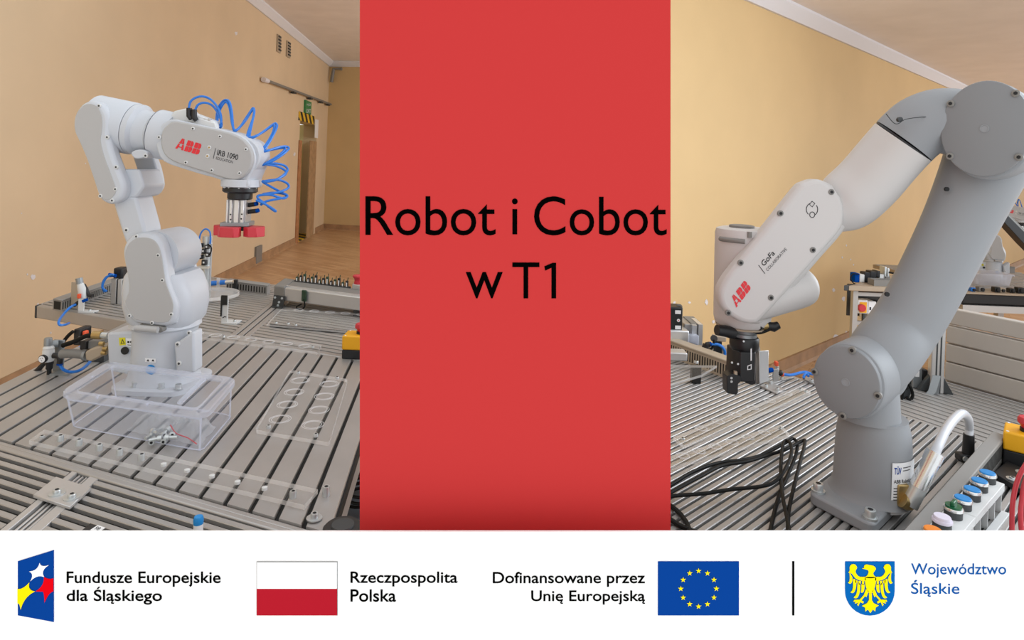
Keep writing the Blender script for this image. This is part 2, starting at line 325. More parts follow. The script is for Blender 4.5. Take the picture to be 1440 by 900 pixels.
herring(G(1140, 520, 0), math.atan2(DR.y, DR.x), 6, 22, in_r)
def in_l(q):
    if q.y < .5: return False
    u, v = pix(q); return 470 < u < 520 and 560 < v < 735 and q.y > 1.6
herring(G(500, 640, 0), math.atan2(DL.y, DL.x), 5, 26, in_l)
# ------------------------------------------------------------------ red title board and white partner board
YR, YB = 1.0, .95
tb = thing('title_board', V((P(724, 400, YR).x, YR, 0)), 'tall red title board reading Robot i Cobot w T1', 'sign')
zfl = lambda u, Y: 0
MB().prism([P(506, -330, YR), P(943, -330, YR), P(943, 1000, YR), P(506, 1000, YR)], (0, .035, 0)).build('panel', 'board_red', tb, smooth=False)
for u in (560, 890):
    q = P(u, 1000, YR); MB().box((q.x - .03, YR + .003, 0), (q.x + .03, YR + .03, q.z + .03)).build('leg', 'alu_light', tb)
    MB().box((q.x - .03, YR - .02, 0), (q.x + .03, YR + .2, .02)).build('foot', 'alu_light', tb)
def onboard(body, x0, v1, x1, v0, m, par, Y, label=None, bold=0.):
    a = P(x0, v1, Y); return letter(body, a, P(x1, v1, Y) - a, P(x0, v0, Y) - a, m, par, label, bold)
onboard('Robot', 514, 331, 697, 276, 'text_black', tb, YR); onboard('i', 720, 329.5, 728, 279, 'text_black', tb, YR); onboard('Cobot', 751, 331, 937.5, 276, 'text_black', tb, YR)
onboard('w', 655, 419.5, 707, 382.5, 'text_black', tb, YR); onboard('T', 720.5, 419.5, 758.5, 369, 'text_black', tb, YR)
MB().prism([p - FW * .0006 for p in pxs([(775.5, 419.5), (775.5, 376.5), (766.5, 380.5), (765.5, 374.5), (777, 369.5), (782, 369.5), (782, 419.5)], YR)], (0, .0004, 0)).build('lettering', 'text_black', tb, smooth=False)
wb_ = thing('partner_board', V((P(720, 800, YB).x, YB, 0)), 'wide white board with partner logos standing in front', 'sign')
MB().prism([P(-14, 748, YB), P(1456, 748, YB), P(1456, 935, YB), P(-14, 935, YB)], (0, .004, 0)).build('panel', 'board_white', wb_, smooth=False)
for u in (60, 500, 940, 1380):
    q = P(u, 930, YB); MB().box((q.x - .02, YB + .0042, 0), (q.x + .02, YB + .018, q.z + .03)).build('leg', 'alu_light', wb_)
def flat(poly, m, name, parent=None, k=1, label=None, sm=0):
    parent = parent or wb_
    pts = pxs(poly, YB)
    if sm: pts = spline(pts, sm, True)
    o = MB().prism([p - FW * (.0004 * k) for p in pts], (0, .0004, 0)).build(name, m, parent, smooth=False)
    if label: o['label'] = label
    return o
def onb(body, x0, v1, x1, v0, m='text_black', bold=.012, par=None):
    """a line of print; acute accents and ogoneks are set as marks of their own on the plain letters"""
    plain = body.replace('Ś', 'S').replace('ą', 'a').replace('ę', 'e'); par = par or wb_
    onboard(plain, x0, v1, x1, v0, m, par, YB, bold=bold)
    X = lambda t: (lambda p: (min(q.x for q in p), max(q.x for q in p)))(text_mesh(t, 0, bold)[0])
    a, b = X(plain); ya = [q.y for q in text_mesh(plain, 0, bold)[0]]; y0, y1 = min(ya), max(ya); sx = (x1 - x0) / (b - a); sy = (v1 - v0) / (y1 - y0)
    for i, ch in enumerate(body):
        if ch not in 'Śąę': continue
        w = X(plain[i]); r = X(plain[:i + 1])[1]; l = r - (w[1] - w[0]); U = lambda x: x0 + (x - a) * sx; Vv = lambda y: v1 - (y - y0) * sy
        if ch == 'Ś':
            c = (l + r) / 2; t = max(q.y for q in text_mesh('S', 0, bold)[0]); flat([(U(c - .05), Vv(t + .05)), (U(c + .03), Vv(t + .05)), (U(c + .14), Vv(t + .18)), (U(c + .03), Vv(t + .18))], m, 'accent', par, 2)
        else: flat([(U(r - .10), Vv(.02)), (U(r - .02), Vv(.02)), (U(r - .09), Vv(-.08)), (U(r - .07), Vv(-.13)), (U(r + .0), Vv(-.12)), (U(r - .01), Vv(-.18)), (U(r - .12), Vv(-.19)), (U(r - .17), Vv(-.12))], m, 'ogonek', par, 2)
onb('Fundusze Europejskie', 94, 825, 310.5, 803.5); onb('dla Śląskiego', 94, 850, 228, 829)
onb('Rzeczpospolita', 493, 824.5, 643.5, 803.5); onb('Polska', 493, 846, 557, 828.5)
onb('Dofinansowane przez', 693, 825, 907, 804); onb('Unię Europejską', 747, 850, 907, 830)
onb('Województwo', 1281, 812.5, 1414.5, 792, 'text_blue', .004); onb('Śląskie', 1281, 835, 1349, 819.5, 'text_blue', .004)
def sub(poly_zoom, ox, oy, s): return [(ox + x / s, oy + y / s) for x, y in poly_zoom]
E = flat(sub([(177, 200), (527, 91), (527, 791), (177, 726)], 0, 760, 6.925), 'logo_blue', 'emblem', k=2, label='blue slanted emblem with white, yellow and red stars')
def arcs(tips, bulge):                                          # star with hollow sides: tips, pulled-in mid points
    out = []
    for i, a in enumerate(tips):
        b = tips[(i + 1) % len(tips)]; m = bulge[i]
        for t in (0, .2, .4, .6, .8): out.append(tuple((1 - t) ** 2 * a[j] + 2 * t * (1 - t) * m[j] + t * t * b[j] for j in (0, 1)))
    return out
flat(sub(arcs([(393, 213), (483, 234), (436, 350), (302, 392), (292, 297)], [(402, 262), (398, 285), (372, 320), (345, 318), (375, 290)]), 0, 760, 6.925), 'board_white', 'star', E, 4)
flat(sub(arcs([(177, 466), (293, 402), (347, 491), (208, 668), (177, 606)], [(225, 478), (270, 480), (240, 540), (200, 600), (177, 540)]), 0, 760, 6.925), 'logo_yellow', 'star', E, 4)
flat(sub(arcs([(436, 350), (526, 362), (526, 490), (440, 600), (425, 492), (352, 490)], [(480, 380), (526, 420), (480, 500), (440, 510), (390, 492), (440, 440)]), 0, 760, 6.925), 'logo_red', 'star', E, 4)
fl = flat([(361, 789), (475, 789), (475, 865), (361, 865)], 'flag_line', 'national_flag', k=2, label='white and red flag with thin grey outline')
flat([(362, 790), (474, 790), (474, 827), (362, 827)], 'board_white', 'stripe', fl, 4); flat([(361.5, 827), (474.5, 827), (474.5, 864.5), (361.5, 864.5)], 'flag_red', 'stripe', fl, 4)
ef = flat([(925, 789), (1039, 789), (1039, 865), (925, 865)], 'logo_blue', 'star_flag', k=2, label='blue flag with a ring of twelve yellow stars')
for k in range(12):
    a = k * math.pi / 6; cx_, cy_ = 982 + 25 * math.sin(a), 827 - 25 * math.cos(a)
    flat([(cx_ + (4 if j % 2 == 0 else 1.55) * math.sin(j * math.pi / 5), cy_ - (4 if j % 2 == 0 else 1.55) * math.cos(j * math.pi / 5)) for j in range(10)], 'logo_yellow', 'star', ef, 4)
flat([(1113.8, 789), (1116.8, 789), (1116.8, 865), (1113.8, 865)], 'text_black', 'divider_line', k=2)
sh = [(163, 127), (790, 127), (790, 500)] + [(476.5 + 313.5 * math.cos(a), 500 + 312 * math.sin(a)) for a in [i * math.pi / 16 for i in range(1, 16)]] + [(163, 500)]
cr = flat(sub(sh, 1170, 775, 9), 'crest_blue', 'crest', k=2, label='blue shield with a golden eagle')
def eg(pts, sm=0, mirror=True):
    flat(sub(pts, 1170, 775, 9), 'logo_yellow', 'eagle_piece', cr, 4, sm=sm)
    if mirror: flat(sub([(957 - x, y) for x, y in reversed(pts)], 1170, 775, 9), 'logo_yellow', 'eagle_piece', cr, 4, sm=sm)
eg([(414, 325), (480, 318), (546, 325), (548, 380), (530, 460), (478, 535), (428, 460), (412, 380)], 4, False)
eg([(410, 325), (440, 300), (455, 260), (445, 232), (375, 212), (400, 205), (400, 180), (425, 162), (465, 168), (520, 180), (548, 212), (535, 240), (515, 270), (525, 300), (548, 325), (480, 335)], 3, False)
eg([(412, 322), (340, 315), (300, 275), (292, 240), (310, 200), (285, 162), (240, 162), (218, 195), (218, 235), (204, 268), (240, 275), (290, 335), (350, 362), (412, 366)], 4)
eg([(216, 262), (238, 300), (252, 330), (246, 380), (225, 405), (198, 392), (214, 372), (218, 320)], 3)
eg([(262, 345), (297, 365), (298, 440), (280, 500), (255, 522), (228, 512), (250, 490), (260, 430)], 3)
eg([(318, 400), (350, 412), (345, 500), (325, 565), (300, 588), (268, 578), (295, 550), (312, 490)], 3)
eg([(368, 410), (402, 415), (402, 470), (388, 510), (360, 515), (366, 470)], 3)
eg([(330, 368), (360, 372), (350, 415), (330, 412)]); eg([(372, 372), (400, 372), (395, 418), (374, 412)]); eg([(285, 355), (320, 368), (312, 400), (290, 390)])
eg([(425, 470), (456, 500), (428, 575), (412, 560), (398, 540)])
eg([(398, 545), (412, 560), (365, 615), (395, 632), (385, 655), (350, 635), (325, 688), (310, 668), (330, 640), (290, 655), (280, 650), (298, 630), (265, 632), (275, 608), (345, 605)])
eg([(462, 530), (497, 530), (497, 610), (520, 650), (585, 680), (545, 705), (540, 755), (510, 730), (478, 775), (446, 730), (415, 755), (412, 705), (372, 685), (438, 650), (462, 610)], 0, False)
# ------------------------------------------------------------------ slotted aluminium decks
ZD = .85                                                         # deck surface height
L1 = vpdir(630); L2 = -vpdir(-1669) if vpdir(-1669).x < 0 else vpdir(-1669)   # along slots / across, left tables
R1 = vpdir(1700); R2 = -vpdir(200)                                            # along slots / across, right tables
def isect(a, d, b, e):                                           # 2D line meet
    den = d.x * e.y - d.y * e.x; t = ((b.x - a.x) * e.y - (b.y - a.y) * e.x) / den; return a + d * t
def clip_poly(poly, ymin):
    out = []
    for i, p in enumerate(poly):
        q = poly[(i + 1) % len(poly)]
        if p.y >= ymin: out.append(p)
        if (p.y >= ymin) != (q.y >= ymin): out.append(p.lerp(q, (ymin - p.y) / (q.y - p.y)))
    return out
def slab(o, ex, ey, z0, z1, ymin=-9):
    o, ex, ey = V(o), V(ex), V(ey); o = V((o.x, o.y, z0))
    return MB().prism(clip_poly([o, o + ex, o + ex + ey, o + ey], ymin), ZH * (z1 - z0))
def deck(name, label, o, dlong, L, dcross, W, pitch, gap, th=.03, parent=None, m='alu', ymin=-9., group=None):
    """bars run along dlong (length L), repeat along dcross over width W; nothing nearer than ymin"""
    t = parent or thing(name, V(o) + dlong * (L / 2) + dcross * (W / 2) - ZH * ZD, label, 'table', group)
    slab(o, dlong * L, dcross * W, o.z - th, o.z - .008, ymin).build('slot_bed', 'slot', t, smooth=False)
    n = int(round(W / pitch)); w = pitch - gap; ch = .0013; h = .008; src = None
    for i in range(n):
        a = V(o) + dcross * (pitch * i + gap / 2); t0, t1 = 0., L
        for off in (0., w):
            y = a.y + dcross.y * off
            if dlong.y > 0: t0 = max(t0, (ymin - y) / dlong.y)
            elif dlong.y < 0: t1 = min(t1, (ymin - y) / dlong.y)
        if t1 - t0 < .02: continue
        full = t0 == 0. and t1 == L
        if full and src is not None: inst(src, a - first, t, 'slat'); continue
        prof = [-ZH * h, dcross * w - ZH * h, dcross * w - ZH * ch, dcross * (w - ch), dcross * ch, -ZH * ch]
        ob = MB().prism([a + q + dlong * t0 for q in prof], dlong * (t1 - t0)).build('slat', m, t, smooth=False)
        if full: src = ob; first = a
    return t
def legs(t, pts, top=ZD - .03, s=.04):
    for q in pts: MB().box((q.x - s / 2, q.y - s / 2, 0), (q.x + s / 2, q.y + s / 2, top)).build('leg', 'alu', t)
# left: main deck A (slots run away from us)
nearA = G(0, 617, ZD); rightA = G(474, 727, ZD); farA = G(262, 466, ZD); leftA = G(0, 540, ZD)
a00 = isect(leftA, L1, nearA, L2); a10 = isect(rightA, L1, nearA, L2); a01 = isect(leftA, L1, farA, L2); a11 = isect(rightA, L1, farA, L2)
WA = (a10 - a00).length; LA = (a01 - a00).length
edge_w = .035
tA = deck('slotted_table', 'main slotted aluminium table carrying the small robot and the plastic box', a00, L1, LA, L2, WA, WA / round(WA / .0592), .0105)
MB().obox(a00 - ZH * .05 - L1 * edge_w, L2 * WA, L1 * (edge_w * .45), ZH * .05).build('edge_profile', 'alu', tA, bevel=.003)
MB().obox(a00 - ZH * .05 - L1 * edge_w * .5, L2 * WA, L1 * (edge_w * .45), ZH * .047).build('edge_profile', 'alu', tA, bevel=.003)
slab(a00, L1 * LA, L2 * WA, ZD - .07, ZD - .031).build('frame', 'alu', tA)
legs(tA, [a00 + L1 * .1 + L2 * .08, a10 + L1 * .1 - L2 * .08, a01 - L1 * .1 + L2 * .08, a11 - L1 * .1 - L2 * .08])
# front deck C (slots run across)
c0 = a00 - L1 * (edge_w + .002); LC = (G(300, 752, ZD) - c0).dot(V((-L2.y, L2.x, 0))); 
nrm = V((-L2.y, L2.x, 0)); depthC = abs((G(0, 765, ZD) - c0).dot(nrm)) / abs(L1.dot(nrm))
railu = G(110, 655, ZD); railo = isect(railu, L1, c0, L2); rt_ = (railo - c0).dot(L2); rw = .075
tC_ = thing('slotted_table', c0 + L2 * .4 - L1 * .1 - ZH * ZD, 'front slotted table with a double rail and clamping plate', 'table')
deck('x', '', c0 - L1 * depthC - L2 * .25, L2, rt_ + .25 - .001, L1, depthC, depthC / round(depthC / .0276), .0122, parent=tC_, ymin=.985)
rgt = (isect(rightA - L2 * .055, L1, c0, L2) - c0).dot(L2)
deck('x', '', c0 - L1 * depthC + L2 * (rt_ + rw + .001), L2, rgt - rt_ - rw, L1, depthC, depthC / round(depthC / .0276), .0122, parent=tC_, ymin=.985)
for k, (a, b) in enumerate(((.0, .2), (.27, .34), (.40, .47), (.54, .61), (.68, 1.))):
    slab(c0 - L1 * depthC + L2 * (rt_ + rw * a), L1 * depthC, L2 * (rw * (b - a)), ZD - .03, ZD - (0 if k in (0, 4) else .004), .985).build('rail', 'alu_light', tC_, bevel=.001, seg=1)
slab(c0 - L1 * depthC + L2 * rt_, L1 * depthC, L2 * rw, ZD - .036, ZD - .030, .985).build('rail_bed', 'slot', tC_)
legs(tC_, [c0 - L1 * .1 - L2 * .15, c0 - L1 * .03 + L2 * (rgt - .09)])
pz = railo - L1 * .0; pm = G(95, 697, ZD); s0 = (pm - c0).dot(nrm) / L1.dot(nrm)
cl = MB().obox(c0 + L1 * (s0 - .035) + L2 * (rt_ - .012), L1 * .07, L2 * (rw + .024), ZH * .006).build('clamp_plate', 'alu_light', tC_, bevel=.001, seg=1)
# corner plate with screw at lower right
slab(c0 - L1 * depthC + L2 * (rgt + .002), L1 * depthC, L2 * .068, ZD - .03, ZD + .002, .985).build('end_plate', 'alu_light', tC_, bevel=.001, seg=1)
# far deck B (slots run across)
b0 = isect(G(46, 432, ZD), L1, farA, L2); b0 = b0 + L1 * .004; farB = G(380, 399, ZD)
LB = (isect(b0, L1, farB, L2) - b0).length; WB = 1.75
tB = thing('slotted_table', b0 + L2 * (WB / 2) + L1 * (LB / 2) - ZH * ZD, 'rear slotted table carrying cable ducts and the conveyor', 'table')
rb = (isect(G(330, 465, ZD), L1, b0, L2) - b0).dot(L2); rbw = .085; nB = round(LB / .036); dp = LB / nB
deck('x', '', b0 + L1 * dp, L2, rb, L1, LB - dp, dp, .011, parent=tB)
deck('x', '', b0 + L1 * dp + L2 * (rb + rbw), L2, WB - rb - rbw, L1, LB - dp, dp, .011, parent=tB)
for a, b in ((.0, .3), (.36, .64), (.7, 1.)): MB().obox(b0 + L1 * dp + L2 * (rb + rbw * a + .001) - ZH * .03, L1 * (LB - dp), L2 * (rbw * (b - a) - .002), ZH * .03).build('rail', 'alu', tB, bevel=.001, seg=1)
MB().obox(b0 - ZH * .05, L2 * WB, L1 * dp * .92, ZH * .05).build('edge_profile', 'alu', tB, bevel=.004)
MB().obox(b0 - ZH * .052 - L2 * .012, L2 * .0115, L1 * dp, ZH * .052).build('end_cap', 'dark_steel', tB, bevel=.003)
MB().obox(b0 - ZH * .05 - L2 * .012 + L1 * dp, L2 * .0115, L1 * (LB - dp), ZH * .05).build('edge_profile', 'alu', tB, bevel=.003)
legs(tB, [isect(G(101, 470, ZD), L1, b0 + L1 * .05, L2), b0 + L2 * .12 + L1 * (LB - .1), b0 + L2 * (WB - .1) + L1 * .1, b0 + L2 * (WB - .1) + L1 * (LB - .1)], s=.05)
# right: main deck D (slots run away to the right) and cross deck E
edR = G(1271, 582, ZD)                                           # end of D = start of E
d_far = isect(G(943, 486, ZD), R1, edR, R2)                      # far left corner on the end line
d_near = isect(G(1500, 800, ZD), R1, edR, R2)
WD = (d_near - d_far).length; LD = 1.2
pD = WD / round(WD / .0185)
tD = deck('slotted_table', 'large slotted aluminium table under the cobot', d_far - R1 * (LD + .014), R1, LD, R2, WD, pD, .0062, ymin=1.06)
LDm = LD
MB().obox(d_far - R1 * .0135 - ZH * .03, R1 * .0125, R2 * WD, ZH * .03).build('edge_profile', 'alu', tD, bevel=.002)
slab(d_far - R1 * (LD + .014), R1 * LD, R2 * WD, ZD - .07, ZD - .031, 1.06).build('frame', 'alu', tD)
e_far = G(1338, 538, ZD); e_o = isect(G(1232, 566, ZD), R1, edR, R2); 
LE = abs((isect(e_o, R1, e_far, R2) - e_o).length) + .05; WE = (isect(G(1700, 700, ZD), R1, edR, R2) - e_o).length
tE = deck('slotted_table', 'slotted side table with the plank fence behind the cobot', e_o + R1 * .002, R2, WE, R1, LE, LE / round(LE / .034), .010)
MB().obox(e_o + R1 * .002 - ZH * .07, R2 * WE, R1 * LE, ZH * .04).build('frame', 'alu', tE)
legs(tE, [e_o + R1 * .06 + R2 * .06, e_o + R1 * (LE - .06) + R2 * .06, e_o + R1 * .06 + R2 * (WE - .06), e_o + R1 * (LE - .06) + R2 * (WE - .06)])
legs(tD, [d_far - R1 * .12 + R2 * .1, d_far - R1 * 1.1 + R2 * .1, d_far - R1 * .12 + R2 * (WD - .1)])
# ------------------------------------------------------------------ small six-axis robot
Y0 = 1.80; YF = 1.705
bx0 = P(233, 470, Y0).x
irb = thing('robot_arm', V((bx0, Y0, ZD)), 'small white six-axis robot arm with blue spiral hose and red gripper', 'robot arm')
W_, K_ = 'robot_white', 'robot_cover_shaded'
def zat(v, Y, u=233): return P(u, v, Y).z
def rrect(cx, cy, hx, hy, r, z, n=5):
    out = []
    for sx, sy, a0 in ((1, 1, 0), (-1, 1, 90), (-1, -1, 180), (1, -1, 270)):
        for k in range(n + 1):
            a = math.radians(a0 + 90 * k / n); out.append(V((cx + sx * (hx - r) + r * math.cos(a), cy + sy * (hy - r) + r * math.sin(a), z)))
    return out
# base
MB().loft([rrect(bx0, Y0, .105, .105, .05, ZD), rrect(bx0, Y0, .105, .105, .05, ZD + .012), rrect(bx0, Y0, .098, .098, .05, ZD + .016)]).build('base_flange', W_, irb)
zb = zat(470, Y0 - .08)
MB().lathe([(.096, ZD + .016), (.09, ZD + .03), (.084, ZD + .06), (.083, zb - .01), (.085, zb)], (bx0, Y0, 0), n=40).build('base_column', W_, irb)
a = P(150, 487, 1.76); 
MB().loft([[P(152, 522, 1.76), P(195, 530, 1.76), P(195, 530, 1.76) + FW * .09, P(152, 522, 1.76) + FW * .09],
           [P(150, 468, 1.76), P(194, 466, 1.76), P(194, 466, 1.76) + FW * .09, P(150, 468, 1.76) + FW * .09]]).build('connector_box', W_, irb, bevel=.006)
lb = MB().prism(pxs([(167, 475), (176, 474.5), (177, 485), (168, 486)], 1.7595), (0, .0004, 0)).build('warning_label', 'label_yellow', irb, smooth=False)
MB().prism(pxs([(169.5, 483.5), (172, 476.5), (175.3, 483)], 1.7590), (0, .0003, 0)).build('triangle', 'ink', lb, smooth=False)
MB().prism(pxs([(170.9, 482.6), (172.1, 478.8), (173.8, 482.3)], 1.7586), (0, .0003, 0)).build('triangle', 'label_yellow', lb, smooth=False)
lb = MB().prism(pxs([(177, 475.5), (191, 476.5), (191, 488.5), (178, 487)], 1.7595), (0, .0004, 0)).build('notice_label', 'label_white', irb, smooth=False)
for k in range(3): MB().prism(pxs([(179 + k * 4, 479.5), (182 + k * 4, 479.8), (182 + k * 4, 482.5), (179 + k * 4, 482.3)], 1.7590), (0, .0003, 0)).build('symbol', 'ink', lb, smooth=False)
MB().prism(pxs([(179, 484.5), (189, 485.3), (189, 486.2), (179, 485.4)], 1.7590), (0, .0003, 0)).build('symbol', 'ink', lb, smooth=False)
MB().lathe([(.0105, 0), (.0105, -.003)], P(176, 493, 1.757), FW, 20).build('cable_hole', 'black', irb)
lb = MB().lathe([(.0836, zat(519, 1.72)), (.0836, zat(503.5, 1.72))], (bx0, Y0, 0), n=4)
yl = 1.7155
lb = MB().prism(pxs([(204, 503.5), (219, 504.5), (219, 510), (204, 509)], yl), (0, .0006, 0)).build('notice_label', 'label_white', irb, smooth=False)
for u in (208, 215): MB().prism(pxs([(u - 2, 508), (u, 505), (u + 2, 508.4)], yl - .0004), (0, .0003, 0)).build('triangle', 'ink', lb, smooth=False)
lb = MB().lathe([(.0135, 0), (.0135, -.0006)], P(212, 520, yl), FW, 20).build('round_label', 'blue_button', irb)
MB().tube(spline(pxs([(208, 522), (211, 518), (214, 521), (216, 518)], yl - .001), 4), .0013, 5).build('symbol', 'label_white', lb)
# waist and shoulder housing
def ring(u0, u1, v, yc, hy, r, Yv=None):
    Yv = Yv or yc; x0 = P(u0, v, yc).x; x1 = P(u1, v, yc).x
    return rrect((x0 + x1) / 2, yc, (x1 - x0) / 2, hy, r, zat(v, yc))
MB().lathe([(.084, zb), (.09, zb + .012), (.092, zat(455, Y0)), (.085, zat(444, Y0))], (bx0, Y0, 0), n=40).build('waist_ring', W_, irb)
MB().loft([ring(196, 274, 455, Y0, .075, .06), ring(190, 280, 445, Y0, .082, .05), ring(187, 283, 425, Y0, .085, .045), ring(187, 282, 405, Y0, .085, .045), ring(190, 274, 386, Y0, .083, .04), ring(194, 268, 380, Y0, .08, .035)]).build('shoulder_housing', W_, irb)
scov = [(172, 352), (177, 339), (186, 331), (197, 328), (209, 328.5), (219, 333), (226, 343), (230, 358), (233, 376), (236, 395), (242, 412), (248, 428), (248, 441), (241, 458), (215, 458.5), (190, 455), (183, 449), (178, 441), (172, 428), (175, 420), (179, 407), (177, 385), (173, 366)]
cv = pxprism(scov, YF, .05, 3).build('shoulder_cover', W_, irb, bevel=.012, seg=3)
sin_ = [(u + (205 - u) * .12, v + (395 - v) * .09) for u, v in scov]
MB().prism(spline(pxs(sin_, YF - .0012), 3, True), (0, .004, 0)).build('cover_face', K_, cv, bevel=.001, seg=1)
cb_ = P(205, 362, YF)
MB().lathe([(.0, .04), (.066, .04), (.066, .172), (.058, .185), (0, .188)], cb_, FW, 40).build('shoulder_barrel', W_, irb)
bk = [(238, 330), (250, 322), (262, 324), (268, 340), (272, 365), (276, 384), (284, 404), (285, 425), (240, 425), (236, 380)]
pxprism(bk, 1.872, .018, 3).build('back_plate', W_, irb, bevel=.006, seg=2)
MB().tube([P(190.5, 447 + 14, 1.694), P(222, 464, 1.694)], .0085, 10).build('handle_bar', 'robot_cover_shaded', irb)
pxprism([(196, 456.5), (224, 459), (229, 463), (226, 468), (200, 465), (195.5, 461)], 1.703, .02, 2).build('bracket', 'grey_plastic', irb, bevel=.002)
pxprism([(236, 452), (247, 450), (249, 453), (247, 456), (238, 457)], 1.72, .03, 2).build('latch', W_, irb, bevel=.003)
# base side cover seam and panel
pxprism([(244, 485), (271, 466), (273, 470), (273, 525), (248, 527)], 1.722, .05, 0).build('side_panel', W_, irb, bevel=.006)
# upper arm
arm = [(158, 284), (176, 276), (191, 276), (203, 320), (207, 350), (180, 352), (172, 330)]
pxprism(arm, 1.735, .085).build('upper_arm', W_, irb, bevel=.008, seg=3)
pxprism([(137, 238), (196, 238), (203, 262), (193, 277), (158, 286), (146, 275)], 1.735, .105).build('elbow_yoke', W_, irb, bevel=.006)
pxprism([(176, 170), (193, 185), (203.5, 216), (215, 221), (224, 252), (223.5, 265), (215, 275), (205, 270), (188, 225)], 1.835, .03, 2).build('yoke_plate', W_, irb, bevel=.004)
# elbow cover and housing
ecov = [(103, 172), (105, 160), (111, 150), (118, 144), (128, 141.5), (138, 143.5), (146, 150), (152, 160), (154, 172), (153, 186), (154, 199), (160, 221), (170, 246), (174.5, 259), (174, 271), (169, 281), (157, 287), (147, 285), (138.5, 277), (130, 253), (120.5, 225), (110, 200), (105, 187)]
cv2 = pxprism(ecov, YF, .04, 3).build('elbow_cover', W_, irb, bevel=.011, seg=3)
ein = [(104.5, 174), (106.5, 162), (112, 153), (119, 147.5), (127, 146), (135, 149), (141, 157), (144, 170), (143, 186), (141.5, 197), (146, 218), (156, 245), (163, 266), (160, 275), (153, 281), (146, 280), (140, 273), (131, 248), (122, 222), (111, 197), (106, 186)]
MB().prism(spline(pxs(ein, YF - .0012), 3, True), (0, .004, 0)).build('cover_face', K_, cv2, bevel=.001, seg=1)
MB().lathe([(0, .035), (.06, .035), (.062, .05), (.062, .15), (.05, .165), (0, .168)], P(130, 172, YF), FW, 40).build('elbow_barrel', W_, irb)
pxprism([(150, 176.5), (156, 178), (155.5, 190), (150, 188)], 1.70 + .03, .01).build('latch', W_, irb, bevel=.001)
# forearm
FA = V((1, .10, -.215)).normalized()
f0 = P(128, 172, Y0 - .012)
def fpt(u, v): return P(u, v, Y0 - .01)
fa0, fa1 = P(140, 171, Y0 - .02), P(236, 191, Y0 - .02)
ax = (fa1 - fa0).normalized(); Lf = (fa1 - fa0).length
MB().lathe([(0, -.03), (.05, -.028), (.073, -.005), (.073, Lf * .50), (.071, Lf * .515)], fa0, ax, 44).build('forearm_barrel', W_, irb)
MB().lathe([(.068, Lf * .52), (.071, Lf * .525), (.071, Lf * .60), (.06, Lf * .64), (.056, Lf * .8), (.064, Lf * .85), (.068, Lf * .86)], fa0, ax, 44).build('forearm_neck', W_, irb)
MB().lathe([(.0665, Lf * .87), (.0685, Lf * .875), (.0685, Lf * 1.0), (.064, Lf * 1.1)], fa0, ax, 44).build('wrist_collar', W_, irb)
pxprism([(143, 134), (166, 140), (163, 143), (150, 141)], 1.79, .02).build('cap', W_, irb, bevel=.002)
pxprism([(184, 214), (196, 210), (207, 213), (206, 220), (195, 223), (188, 222)], 1.72, .05, 2).build('stop_lug', W_, irb, bevel=.003)
wh = [(226, 196), (228, 184), (236, 175), (248, 170.5), (285, 178), (324, 187), (343, 197), (353, 211), (355, 226), (349, 242), (336, 252), (320, 252), (285, 241), (253, 231), (235, 222), (227, 209)]
whb = [(222, 196), (226, 178), (238, 168), (250, 166), (290, 175), (330, 184), (350, 195), (360, 210), (362, 226), (357, 240), (352, 252), (352, 263), (315.5, 263), (315.5, 252), (285, 243), (253, 233), (233, 225), (224, 211)]
pxprism([(u - 3, v + 2) for u, v in whb], YF + .012, .095, 2).build('wrist_housing', W_, irb, bevel=.014, seg=3)
wc = pxprism(wh, YF, .03, 2).build('wrist_cover', 'robot_cover_shaded', irb, bevel=.004, seg=2)
dsk = P(352, 221, YF + .03)
MB().lathe([(0, 0), (.046, 0), (.05, .004), (.05, .07), (.046, .075), (0, .075)], P(340, 219, YF + .02), FW, 36).build('wrist_barrel', W_, irb)
# lettering on the wrist cover
def rb_(u, v): return P(u, v, YF)
def slant(body, o, e, h, m, par, label=None, bold=.0): a = rb_(*o); return letter(body, a, rb_(*e) - a, rb_(*h) - a, m, par, label, bold, thick=.0008)
def abb(o, ex, ey, par, m='red_paint', nrm=FW * -1, thick=.0008):
    """split block letters A B B inside the box o, ex (width), ey (height)"""
    def q(pts):
        MB().prism([V(o) + V(ex) * x + V(ey) * y + nrm * thick for x, y in pts], nrm * -.0004).build('logo_letter', m, par, smooth=False)
    q([(0, 0), (.085, 0), (.10, .16), (.17, .16), (.17, .27), (.115, .27), (.125, .47), (.055, .47)]); q([(.06, .52), (.17, .52), (.17, 1), (.12, 1)])
    q([(.34, 0), (.255, 0), (.24, .16), (.185, .16), (.185, .27), (.225, .27), (.215, .47), (.285, .47)]); q([(.28, .52), (.185, .52), (.185, 1), (.22, 1)])
    for x in (.37, .69):
        q([(x, 0), (x + .14, 0), (x + .14, .47), (x, .47)]); q([(x, .52), (x + .14, .52), (x + .14, 1), (x, 1)])
        q([(x + .155, 0), (x + .23, 0), (x + .29, .1), (x + .3, .28), (x + .27, .47), (x + .155, .47)]); q([(x + .155, .52), (x + .25, .52), (x + .28, .68), (x + .26, .9), (x + .21, 1), (x + .155, 1)])
a_ = rb_(246.5, 208.5); abb(a_, rb_(279.5, 218) - a_, rb_(252.5, 193.5) - a_, wc)
slant('IRB 1090', (305, 218), (334, 225.4), (306.6, 210.3), 'ink', wc, bold=.008); slant('EDUCATION', (303.6, 224), (327, 229.9), (304.5, 220.2), 'grey_ink', wc)
MB().prism(pxs([(299.5, 223), (302.8, 208.3), (303.4, 208.5), (300.1, 223.2)], YF - .0008), (0, .0005, 0)).build('logo_bar', 'ink', wc, smooth=False)
